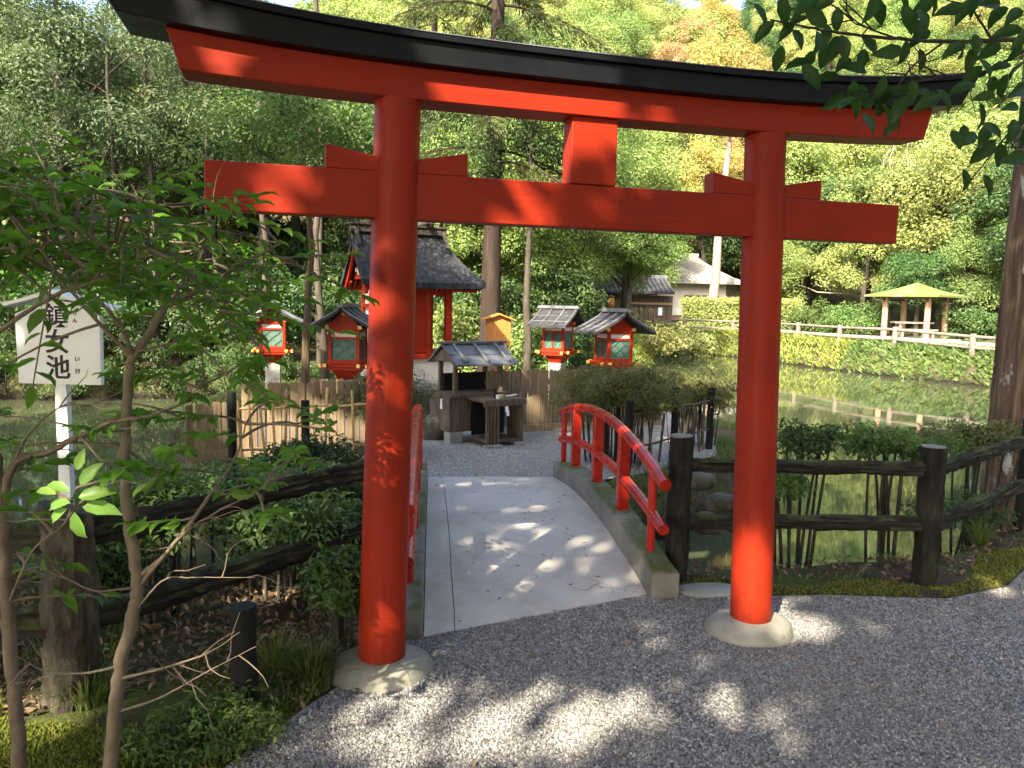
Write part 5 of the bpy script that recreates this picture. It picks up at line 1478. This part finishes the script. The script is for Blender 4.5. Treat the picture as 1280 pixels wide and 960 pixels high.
# dead leaves on the ground
def litter(n, x0, x1, y0, y1, cond, z=.012):
    P = area(rg, n, x0, x1, y0, y1, cond)
    P[:, 2] += z + rg.uniform(0, .02, len(P))
    k = len(P)
    Nn = unit(np.array((0, 0, 1.)) + rg.normal(size=(k, 3)) * .45)
    s = rg.uniform(.6, 1.3, k)
    o = link('leaf_litter', leaf_mesh('leaf_litter', P, rdir(rg, k), Nn, .036 * s, .019 * s, M['leaf_dead'], rg.uniform(0, 1, k), T_LEAF))
    tag(o, kind='stuff')
litter(6000, -3.2, -.62, 2.55, 4.6, lambda x, y: off_path(x, y) & (land(x, y) > -.1) & (y > 2.62 + .2 * np.sin(x * 4)))
litter(5500, .95, 5.5, 4.0, 6.6, lambda x, y: off_path(x, y) & (land(x, y) > -.1) & (sdf(np.stack([x, y], 1), PI_) > .22))
litter(2600, -12, 1, 14.5, 19, lambda x, y: dsh(x, y) > 0, .03)
P = area(rg, 60, -.9, 4, 1.9, 3.9, lambda x, y: ~off_path(x, y), .02)
k = len(P); tag(link('fallen_leaf_scatter', leaf_mesh('fallen_leaf_scatter', P, rdir(rg, k) * np.array((1, 1, .1)), unit(np.array((0, 0, 1.)) + rg.normal(size=(k, 3)) * .3), .035, .018, M['leaf_dead'], rg.uniform(.5, 1, k), T_LEAF)), kind='stuff')
# bits of bark, twig and leaf blown onto the deck and the gravel
P = np.concatenate([area(rg, 170, -.9, .9, 3.4, 6.6, lambda x, y: (x > -.37 - .105 * (y - 3.3)) & (x < .72 - .13 * (y - 3.87)) & (y > 3.45 + .5 * (x + .37)), 0.0), area(rg, 420, -.9, 4.5, 1.7, 4.2, lambda x, y: ~off_path(x, y), .022)])
for i in range(170 if len(P) > 170 else 0):
    if P[i, 2] == 0: P[i, 2] = .02 + .11 * (1 - (2 * np.clip((P[i, 1] - 3.5) / 3.0, 0, 1) - 1) ** 2)
k = len(P); a = rg.uniform(0, 6.28, k)
tag(link('path_debris', leaf_mesh('path_debris', P, np.stack([np.cos(a), np.sin(a), rg.normal(size=k) * .08], 1), unit(np.array((0, 0, 1.)) + rg.normal(size=(k, 3)) * .3), rg.uniform(.012, .04, k), rg.uniform(.003, .012, k), M['leaf_dead'], rg.uniform(0, .7, k), T_DIA)), kind='stuff')
# grass tufts
for i, (px, py, r, n, lb) in enumerate([(392, 850, .13, 420, 'green grass tuft between the stake and the left pillar stone'), (345, 838, .10, 220, 'small grass tuft right behind the black stake'), (1118, 690, .12, 240, 'grass tuft at the foot of the middle fence post'), (110, 885, .12, 260, 'grass tuft at the foot of the thick lichened post'), (1225, 678, .10, 160, 'small grass tuft at the gravel edge below the fence')]):
    g = gnd(px, py)
    t = thing('grass_tuft', lb, 'grass tuft', (g.x, g.y, h1(g.x, g.y)))
    a = rg.uniform(0, 6.28, n); rr = r * np.sqrt(rg.uniform(0, 1, n)) * .6
    p = np.stack([rr * np.cos(a), rr * np.sin(a), np.zeros(n)], 1)
    D = unit(np.stack([np.cos(a) * .7 * rr / r, np.sin(a) * .7 * rr / r, np.full(n, .8)], 1) + rg.normal(size=(n, 3)) * .22)
    L_ = rg.uniform(.08, .19, n)
    TC = (np.array([(0, .5, 0), (0, -.5, 0), (.35, .45, .04), (.35, -.45, .04), (.7, .35, 0), (.7, -.35, 0), (1, 0, -.22)]), np.array([(0, 1, 3), (0, 3, 2), (2, 3, 5), (2, 5, 4), (4, 5, 6)]))
    Nn = unit(np.stack([-np.cos(a) * .6, -np.sin(a) * .6, np.full(n, .7)], 1))
    link('blades', leaf_mesh('blades', p, D, Nn, L_, .0055, M['leaf_grass'], rg.uniform(0, 1, n), TC), t)

# ------------------------------------------------------------------ saplings and the branch in the near left and top right
LEAF1 = np_mesh('leaf', *leaf_geo(np.zeros((1, 3)), np.array([[0, 1., 0]]), np.array([[0, 0, 1.]]), 1.0, .46, T_LEAF), M['leaf_sap'], smooth=True)
LEAF2 = np_mesh('leaf', *leaf_geo(np.zeros((1, 3)), np.array([[0, 1., 0]]), np.array([[0, 0, 1.]]), 1.0, .50, T_LEAF), M['leaf_near'], smooth=True)
LEAF3 = np_mesh('leaf', *leaf_geo(np.zeros((1, 3)), np.array([[0, 1., 0]]), np.array([[0, 0, 1.]]), 1.0, .46, T_LEAF), M['leaf_lime'], smooth=True)

def leaf_obj(me, p, d, n, L, parent):
    d = Vector(d).normalized(); n = Vector(n); n = (n - d * n.dot(d)).normalized(); s = d.cross(n)
    o = bpy.data.objects.new('leaf', me); col.objects.link(o); o.parent = parent
    Mx = Matrix((s, d, n)).transposed().to_4x4()
    o.matrix_local = Matrix.Translation(p) @ Mx @ Matrix.Diagonal((L, L, L, 1))
    return o

def spline(pts, n=8):
    pts = np.array([tuple(p) for p in pts], float)
    if len(pts) < 3: return pts
    out = []
    Pp = np.concatenate([[2 * pts[0] - pts[1]], pts, [2 * pts[-1] - pts[-2]]])
    for i in range(1, len(Pp) - 2):
        t = np.linspace(0, 1, n, endpoint=False)[:, None]
        a, b, c, d = Pp[i - 1], Pp[i], Pp[i + 1], Pp[i + 2]
        out.append(.5 * (2 * b + (c - a) * t + (2 * a - 5 * b + 4 * c - d) * t ** 2 + (3 * b - a - 3 * c + d) * t ** 3))
    return np.concatenate(out + [pts[-1:]])

def px_path(lst): return [at(x, y, d) for x, y, d in lst]

def build_plant(name, label, cat, base, branches, twigs, rg, leafmesh, leafmat, twig_mat, n_obj=260, L=.054, per=10):
    """branches: list of (control points, r0, r1); twigs: list of (target point, length)."""
    t = thing(name, label, cat, base)
    B0 = np.array(base)
    pts_all = []
    for k, (cp, r0, r1) in enumerate(branches):
        c = spline(cp); pts_all.append(c)
        m = MB(); jit = rg.normal(size=c.shape) * r0 * .10
        m.tube(c - B0 + jit, np.linspace(r0, r1, len(c)), 10 if r0 > .012 else 7)
        m.build('trunk' if k == 0 else 'branch', M[twig_mat], t, smooth=60)
    allp = np.concatenate(pts_all)
    mt = MB(); LP, LD, LN = [], [], []
    for c in pts_all[1:]:       # bare side twigs
        for _ in range(int(rg.integers(3, 7))):
            i = int(rg.integers(len(c) // 4, len(c) - 1)); d = unit(c[i + 1] - c[i]); d = unit(d + rg.normal(size=3) * np.array((.9, .5, .7)))
            p = [c[i] - B0]
            for _k in range(4):
                d = unit(d + rg.normal(size=3) * .3); p.append(p[-1] + d * rg.uniform(.02, .055))
            mt.tube(p, np.linspace(.0022, .0006, 5), 5)
    for p, ln in twigs:
        p = np.array(p)
        j = np.argmin(np.linalg.norm((allp - p) * np.array((1, 1, 1.6)), axis=1)); q = allp[j]
        dist = np.linalg.norm(p - q)
        d0 = unit(p - q) if dist > .02 else rdir(rg, 1)[0]
        d = unit(d0 * np.array((1, 1, .35)) * .6 + rg.normal(size=3) * np.array((.6, .45, .14)))
        e = p + d * ln
        mid = (p + q) / 2 + np.array((0, 0, .08 * dist)) + rg.normal(size=3) * .05 * dist
        u = np.linspace(0, 1, 7)[:, None]
        c1 = (1 - u) ** 2 * q + 2 * u * (1 - u) * mid + u ** 2 * p
        u2 = np.linspace(0, 1, 7)[1:, None]
        c2 = p + (e - p) * u2 + np.array((0, 0, -.10 * ln)) * u2 ** 2
        c = np.concatenate([c1, c2])
        mt.tube(c - B0, np.linspace(.0042, .0012, len(c)), 5)
        for i in range(per):
            f = (i + .6) / per
            b = p + (e - p) * f + np.array((0, 0, -.10 * ln)) * f ** 2
            side = 1 if i % 2 else -1
            s = unit(np.cross(d, (0, 0, 1)))
            ld = unit(d * .55 + s * side * .85 + np.array((0, 0, -.18)) + rg.normal(size=3) * .22) if i < per - 1 else d
            LP.append(b); LD.append(ld); LN.append(unit(np.array((0, 0, 1.)) + rg.normal(size=3) * .38))
    if mt.n:
        o = mt.build('twig', M[twig_mat], t, smooth=60); o['kind'] = 'stuff'
    LP, LD, LN = map(np.array, (LP, LD, LN))
    if len(LP):
        order = np.argsort(LP[:, 1])
        s = L * rg.uniform(.7, 1.25, len(LP))
        for i in order[:n_obj]: leaf_obj(leafmesh, LP[i] - B0, LD[i], LN[i], s[i], t)
        r = order[n_obj:]
        if len(r):
            o = link('foliage', leaf_mesh('foliage', LP[r] - B0, LD[r], LN[r], s[r], s[r] * .46, leafmat, rg.uniform(0, 1, len(r)), T_LEAF), t)
            o['kind'] = 'stuff'
    return t

rg = np.random.default_rng(55)
b1 = gnd(132, 1010)
BR = [
    ([(132, 1012, 2.12), (140, 940, 2.08), (148, 850, 2.04), (168, 762, 2.0), (172, 725, 1.99), (160, 650, 1.98), (157, 560, 1.97), (160, 480, 1.96), (165, 445, 1.95)], .0205, .0105),
    ([(165, 447, 1.95), (190, 412, 1.97), (205, 385, 2.0), (250, 362, 2.03), (300, 332, 2.06), (350, 306, 2.1)], .011, .003),
    ([(205, 387, 2.0), (196, 340, 2.02), (186, 290, 2.05), (190, 255, 2.08)], .0044, .0007),
    ([(165, 447, 1.95), (152, 410, 1.9), (120, 372, 1.85), (90, 345, 1.8)], .007, .002),
    ([(172, 440, 1.95), (230, 424, 2.0), (290, 402, 2.05), (345, 372, 2.1)], .004, .0008),
    ([(172, 722, 1.99), (210, 690, 1.98), (262, 620, 1.97), (292, 575, 1.96), (308, 530, 1.95)], .0085, .0015),
    ([(172, 735, 1.99), (225, 672, 1.96), (262, 645, 1.94), (330, 610, 1.95)], .0065, .001),
    ([(166, 735, 1.99), (118, 738, 1.95), (85, 724, 1.93), (50, 712, 1.92)], .0042, .0007),
    ([(152, 832, 2.03), (100, 842, 1.98), (55, 838, 1.95), (20, 820, 1.93)], .0045, .0007),
    ([(152, 848, 2.03), (215, 832, 1.98), (262, 815, 1.96), (300, 790, 1.95)], .0044, .0007),
    ([(146, 890, 2.06), (200, 872, 2.0), (262, 838, 1.98), (320, 808, 1.97)], .0044, .0007),
    ([(165, 447, 1.95), (125, 405, 1.95), (70, 345, 1.98), (10, 290, 2.02), (-30, 265, 2.05)], .006, .0008),
    ([(192, 410, 1.97), (225, 360, 2.1), (262, 300, 2.2), (272, 255, 2.25)], .0055, .0008),
    ([(186, 300, 2.05), (150, 272, 2.1), (100, 258, 2.15), (50, 250, 2.2)], .004, .0008),
    ([(250, 362, 2.03), (215, 320, 1.9), (160, 305, 1.8), (90, 300, 1.75), (20, 310, 1.7)], .004, .0008),
    ([(300, 332, 2.06), (330, 318, 2.2), (380, 335, 2.3), (410, 352, 2.35)], .003, .0006),
    ([(158, 560, 1.97), (200, 590, 2.05), (225, 530, 2.1), (255, 480, 2.12)], .0044, .0007),
    ([(170, 762, 2.0), (205, 725, 1.9), (240, 722, 1.88), (320, 722, 1.9)], .0032, .0006),
]
tw = []
for k in range(150):      # the dense spray across the top
    x = rg.uniform(-30, 330); y = 235 + rg.uniform(0, 130) + max(0, x - 180) * .28
    if rg.uniform() < (x - 150) / 360 or (x < 150 and y > 345): continue
    tw.append((at(x, min(y, 420), rg.uniform(1.65, 2.5)), rg.uniform(.16, .30)))
for x, y, d in ((330, 330, 2.2), (365, 322, 2.25), (300, 300, 2.3), (345, 350, 2.1), (395, 345, 2.3), (270, 330, 2.1), (240, 300, 2.4), (215, 285, 2.3), (300, 355, 2.4), (250, 395, 2.3)): tw.append((at(x, y, d), .17))
for x, y, d in ((230, 495, 2.1), (255, 470, 2.1), (300, 455, 2.2), (210, 560, 2.0), (300, 545, 2.0), (340, 590, 2.05), (372, 530, 2.2), (405, 575, 2.2), (280, 618, 1.95), (60, 300, 1.9)): tw.append((at(x, y, d), .13))
for x, y in ((170, 395), (215, 420), (250, 435), (190, 470), (285, 470), (330, 440), (200, 515), (150, 505), (270, 520), (330, 505), (370, 570), (420, 540), (230, 575), (190, 610), (150, 610), (300, 600), (5, 520), (15, 560), (330, 640), (230, 650), (10, 455), (145, 540)): tw.append((at(x, y, rg.uniform(1.85, 2.3)), rg.uniform(.08, .14)))
build_plant('sapling', 'slim crooked sapling with a spray of green leaves, its trunk right of the white sign', 'sapling', tuple(b1), [([Vector(p) for p in px_path(c)], a, b) for c, a, b in BR], tw, rg, LEAF1, M['leaf_sap'], 'sapling', 280)

b2 = gnd(26, 1012)
BR2 = [
    ([(26, 1012, 2.1), (20, 900, 2.03), (10, 780, 1.98), (3, 680, 1.94), (0, 620, 1.92), (-6, 560, 1.9)], .0205, .013),
    ([(2, 640, 1.93), (18, 580, 1.9), (60, 565, 1.9), (100, 545, 1.9), (140, 528, 1.92), (185, 520, 1.95), (240, 500, 2.0)], .011, .003),
    ([(15, 585, 1.9), (34, 545, 1.88), (70, 512, 1.9), (105, 498, 1.92)], .0044, .0007),
    ([(-8, 420, 1.85), (30, 392, 1.83), (70, 369, 1.82), (112, 354, 1.82), (160, 338, 1.85), (215, 325, 1.9)], .0065, .002),
    ([(8, 760, 1.98), (40, 690, 1.85), (80, 655, 1.75), (95, 610, 1.7)], .004, .0008),
]
tw2 = [(at(x, y, d), .13) for x, y, d in ((20, 590, 1.8), (60, 610, 1.75), (40, 640, 1.8), (130, 600, 1.75), (125, 575, 1.85), (20, 690, 1.9), (60, 720, 2.0), (10, 330, 1.8), (40, 322, 1.75), (90, 322, 1.85), (20, 280, 1.9), (15, 250, 1.8), (60, 745, 2.0), (30, 655, 2.0))]
sp2 = build_plant('sapling', 'upright sapling stem with one long low branch crossing the sign post', 'sapling', tuple(b2), [([Vector(p) for p in px_path(c)], a, b) for c, a, b in BR2], tw2, rg, LEAF1, M['leaf_sap'], 'sapling', 200, per=7)
# leaves beside the sign post, sunlight painted into their colour as lime
B0 = Vector(b2)
for x, y, ang, L, nz_ in ((98, 622, 12, .075, (.1, -.8, .6)), (103, 634, -8, .082, (0, -.7, .7)), (93, 640, -80, .072, (-.1, -.9, .4)), (88, 628, 195, .066, (-.2, -.7, .7)), (84, 636, 215, .062, (0, -.8, .6)), (86, 615, 160, .06, (.1, -.6, .8)), (100, 606, 50, .066, (.2, -.8, .5)), (70, 618, 170, .055, (0, -.5, .8)), (96, 588, 75, .05, (.3, -.8, .4))):
    p = at(x, y, 1.66); a = R_(ang)
    leaf_obj(LEAF3, p - B0, (math.cos(a), .15, math.sin(a)), nz_, L, sp2)

# overhanging branch at the top right, in front of the torii
oc = [
    ([(1420, 58, 2.1), (1330, 50, 2.0), (1250, 50, 1.95), (1180, 52, 1.9), (1090, 46, 1.86), (1010, 34, 1.83), (962, 24, 1.8)], .0075, .0018),
    ([(1300, 52, 1.98), (1230, 90, 1.93), (1180, 96, 1.9), (1120, 108, 1.88), (1060, 128, 1.86)], .0045, .0014),
    ([(1180, 52, 1.9), (1140, 84, 1.88), (1115, 120, 1.86), (1100, 145, 1.85)], .003, .0012),
    ([(1240, 50, 1.95), (1215, 10, 1.95), (1200, -20, 1.95)], .003, .0015),
    ([(1330, 60, 2.0), (1290, 130, 2.0), (1250, 180, 1.98), (1210, 230, 1.96)], .004, .0014),
    ([(1120, 48, 1.87), (1075, 30, 1.85), (1050, 5, 1.85)], .0025, .0012),
    ([(1340, 150, 2.0), (1290, 182, 1.98), (1250, 183, 1.97)], .003, .0012),
]
ob = build_plant('overhanging_branch', 'leafy twig with dark oval leaves hanging in front of the torii beam end', 'branch', tuple(at(1420, 58, 2.1)), [([Vector(p) for p in px_path(c)], a, b) for c, a, b in oc], [], rg, LEAF2, M['leaf_near'], 'barkdark')
C7 = [(310, 120), (385, 45), (300, 55), (465, 25), (515, 20), (440, 145), (395, 118), (430, 80), (510, 70), (365, 225), (430, 240), (490, 285), (545, 290), (480, 225), (510, 160), (570, 185), (610, 180), (605, 240), (640, 255), (675, 225), (535, 210), (540, 140), (710, 170), (710, 30), (740, 45), (585, 75), (775, 195), (830, 200), (895, 225), (850, 75), (880, 110), (900, 30), (1005, 40), (1060, 40), (570, 380), (600, 395), (650, 390), (700, 385), (745, 400), (705, 460), (785, 470), (800, 345), (740, 330), (830, 380), (920, 380), (985, 375), (1050, 330), (1080, 285), (890, 140), (1100, 20), (1150, 10), (1240, 60), (1050, 200), (1100, 170), (1150, 190), (1190, 250), (1240, 200), (1270, 150), (1200, 330), (1260, 340), (1160, 320), (1130, 360), (1120, 430), (1165, 485), (1130, 510), (1070, 520), (1050, 510), (1190, 580), (1120, 570), (1235, 490), (1250, 590), (1145, 690), (1060, 670), (1270, 440), (1030, 520), (835, 20), (940, 15), (865, 60), (905, 75), (640, 345), (680, 350), (760, 365), (860, 350), (905, 345), (810, 410), (770, 430), (1215, 120), (1180, 60), (1255, 255), (1230, 400), (1275, 520), (1080, 225), (1015, 185), (1140, 255)]
rg = np.random.default_rng(66); O0 = Vector(at(1420, 58, 2.1))
for k, (cx, cy) in enumerate(C7):
    x, y = 850 + cx / 2.977, cy / 2.977
    d = 1.86 + rg.uniform(-.10, .10)
    a = R_(rg.choice([200, 235, 255, 280, 310]) + rg.normal() * 18)
    L = rg.uniform(.052, .074)
    dv = np.array((math.cos(a), rg.normal() * .3, math.sin(a)))
    p = at(x, y, d) - Vector(dv) * L * .5
    leaf_obj(LEAF2, p - O0, dv, unit(np.array((0, -1, .35)) + rg.normal(size=3) * .32), L, ob)

# low leafy plant at the bottom left and two seedlings by the stake
for i, (px, py, R, lb) in enumerate([(262, 918, (.22, .16, .05), 'low fresh green ground plant at the gravel edge in front of the stake'), (215, 950, (.2, .15, .06), 'low ground plant spreading over the moss beside the sapling trunk'), (310, 935, (.13, .12, .05), 'small ground plant reaching onto the gravel')]):
    g = gnd(px, py)
    make_shrub('ground_plant', lb, 480 + i, (g.x, g.y, h1(g.x, g.y)), R, .07, 34, .045, 34, .026, .010, 'leaf_bright', 'sapling', 8, T_LEAF, -.6, .2, cat='plant', group='low plants on the moss', spread=.6, sr=.003)

# ------------------------------------------------------------------ tall trees behind the photographer whose crowns shade the path
S_ = np.array(SUN)
def gp(p):                       # where the sun ray through p meets the ground
    p = np.array(tuple(p)); return (p - S_ * (p[2] / S_[2]))[:2]
NT = np.array(torii.matrix_basis.to_3x3() @ Vector((0, -1, 0)))
gaps = []                        # openings between the crowns: centre, radii (along x, along y), turned
def gap(p, rx, ry=None, w=1.0): gaps.append((*gp(p), rx + .05, (ry or rx) + .05, w))
SW = .62      # broken openings: leaves left in them thin the sun out
for px, py, rx, ry in ((700, 905, .36, .26), (560, 915, .22, .17), (745, 862, .14, .14), (800, 790, .13, .12), (640, 930, .27, .17), (440, 935, .24, .14), (1262, 735, .36, .18), (620, 870, .14, .12), (400, 900, .15, .12),
                       (735, 690, .19, .20), (790, 722, .17, .14), (622, 611, .38, .18), (700, 640, .10, .12), (560, 620, .12, .12), (880, 830, .16, .12), (960, 905, .2, .14)): gap(gnd(px, py), rx, ry, SW)
for px, py, rx, ry in ((1180, 760, .24, .12), (1060, 800, .18, .12), (660, 700, .1, .08), (1000, 860, .2, .1), (860, 900, .16, .12), (520, 850, .1, .1)): gap(gnd(px, py), rx, ry, .3)
gap(gnd(665, 680), .42, 1.0, .12)
for px, py, Yd, r in ((330, 650, 3.75, .32), (400, 600, 4.35, .34), (300, 610, 4.6, .3), (250, 690, 3.35, .25), (420, 660, 3.95, .22), (190, 640, 3.3, .25), (280, 915, 2.5, .2)): gap(at(px, py, Yd), r, r, .25)
tp = lambda u, z: torii.matrix_basis @ Vector((u, -.1, z))
for u in np.linspace(.17, .90, 8): gap(tp(u, 2.30), .13, .18)
for u in (.40, .48, .56): gap(tp(u, 1.87), .11, .13)
gap(tp(.80, 2.02), .08, .11); gap(tp(-.30, 1.90), .10, .08, .5); gap(tp(-.52, 2.40), .08, .08, .5); gap(tp(-.5, 1.94), .05, .05, .5)
gap(tp(1.63, .30), .22, .30); gap(tp(1.60, .55), .14, .2, .5); gap(tp(0.0, .35), .06, .1, .4)
for px, py, Yd, r in ((330, 530, 6.9, .42), (420, 520, 7.1, .30), (300, 560, 6.7, .25), (762, 432, 11.2, .34), (350, 452, 12.2, .25), (600, 448, 8.1, .20), (620, 440, 8.2, .2), (865, 470, 8.2, .35), (820, 470, 7.6, .25), (545, 462, 11.0, .14), (547, 532, 8.3, .10),
                      (700, 535, 8.8, .14), (668, 500, 8.6, .10), (715, 400, 13.2, .16), (380, 440, 9.3, .18), (100, 630, 1.68, .10), (50, 905, 2.55, .26), (130, 900, 2.6, .1), (745, 515, 5.6, .10), (720, 520, 6, .12), (640, 540, 8.6, .1), (60, 575, 5.5, .4), (230, 640, 5.5, .3)):
    gap(at(px, py, Yd), r)
for px, py, Yd in ((60, 270, 1.9), (150, 285, 2.0), (230, 330, 2.1), (320, 340, 2.2), (20, 330, 1.8), (180, 350, 2.0), (100, 250, 2.1), (280, 300, 2.3)): gap(at(px, py, Yd), .07, .07, .75)
for z in np.linspace(.6, 3.2, 6): gap((4.83, 7.0, z), .2, .25, .3)
gaps = np.array(gaps)
rg = np.random.default_rng(2024)
n = 125000
gx_ = rg.uniform(-8.0, 7.5, n); gy_ = rg.uniform(-2.5, 13.6, n); tt_ = rg.uniform(8.8, 14.5, n)
keep = np.ones(n, bool)
for cx, cy, rx, ry, w in gaps:
    q = ((gx_ - cx) / rx) ** 2 + ((gy_ - cy) / ry) ** 2
    keep &= ~((q < rg.uniform(.75, 1.25, n)) & (rg.uniform(0, 1, n) < (.55 + .45 * w if w < 1 else 1.0)))
# a ragged outer edge, looser towards the island
edge = sm(11.0, 13.6, gy_ + .8 * np.sin(gx_ * 1.7) + .5 * np.sin(gx_ * 4.1)) + sm(5.8, 7.5, gx_ + .6 * np.sin(gy_ * 1.5))
keep &= rg.uniform(0, 1, n) > edge * 1.05
P = np.stack([gx_, gy_, np.zeros(n)], 1)[keep] + S_ * tt_[keep][:, None]
bases = [(-6.2, -3.2, 8.2), (-2.2, -7.5, 8.0), (-9.6, .4, 8.0), (1.6, -5.0, 7.6), (-10.5, -6.5, 8.4)]
cxy = np.array([(b[0], b[1]) for b in bases]); cc = np.array([(-5.0, -3.0), (-1.5, -7.5), (-7.5, 1.5), (.8, -2.5), (-9, -6)])
who = np.argmin(((P[:, None, :2] - cc[None]) ** 2).sum(2), 1)
LBL = ['tall shade tree behind the viewer with a broad loose crown over the path', 'tall shade tree farthest back on the approach path', 'tall shade tree beside the water left of the saplings', 'tall shade tree on the gravel side of the approach', 'tall shade tree deep in the grove behind the viewer']
for i, (bx, by, hh) in enumerate(bases):
    k = who == i
    t = thing('shade_tree', LBL[i], 'tree', (bx, by, h1(bx, by)), 0, 'shade trees behind the viewer')
    p = P[k] - np.array((bx, by, h1(bx, by))); m_ = len(p)
    lim = p[rg.permutation(m_)[:14]] * np.array((1, 1, .97))
    trunk_mb(rg, hh - 1, .2, .09, [], seg=12, wander=.06).build('trunk', M['bark'], t, smooth=60)
    Nn = unit(S_ * .8 + rg.normal(size=(m_, 3)) * .5); D = unit(np.cross(Nn, rg.normal(size=(m_, 3))))
    s = rg.uniform(.7, 1.25, m_)
    link('crown', leaf_mesh('crown', p, D, Nn, .20 * s, .125 * s, M['leaf_dark'], rg.uniform(0, 1, m_), T_DIA), t)

# unseen grove oaks added round the viewer to cut sky light, clear of the sun's path
for i, (x, y, sc) in enumerate([(9.5, 1.0, 1.0), (8.5, -4.5, 1.1), (13.5, -1.5, 1.2), (6.5, -9.5, 1.1), (12, -9, 1.3), (2.5, -15.5, 1.1), (-3.5, -17, 1.15), (-9.5, -17.5, 1.2), (-15, -13, 1.2), (-17, -6, 1.2), (-18, 1, 1.2), (8, -16, 1.3), (-21, -13, 1.4), (0, -21, 1.4), (-7, -23, 1.5), (14, 5.5, .9)]):
    c = copy_tree(oaks[i % 3]); c.location = (x, y, h1(x, y) - .15); c.rotation_euler = (0, 0, i * 2.1); c.scale = (sc,) * 3
    c['label'] = 'evergreen oak added to the unseen grove behind the viewer to cut sky light'; c['group'] = 'grove behind the viewer'
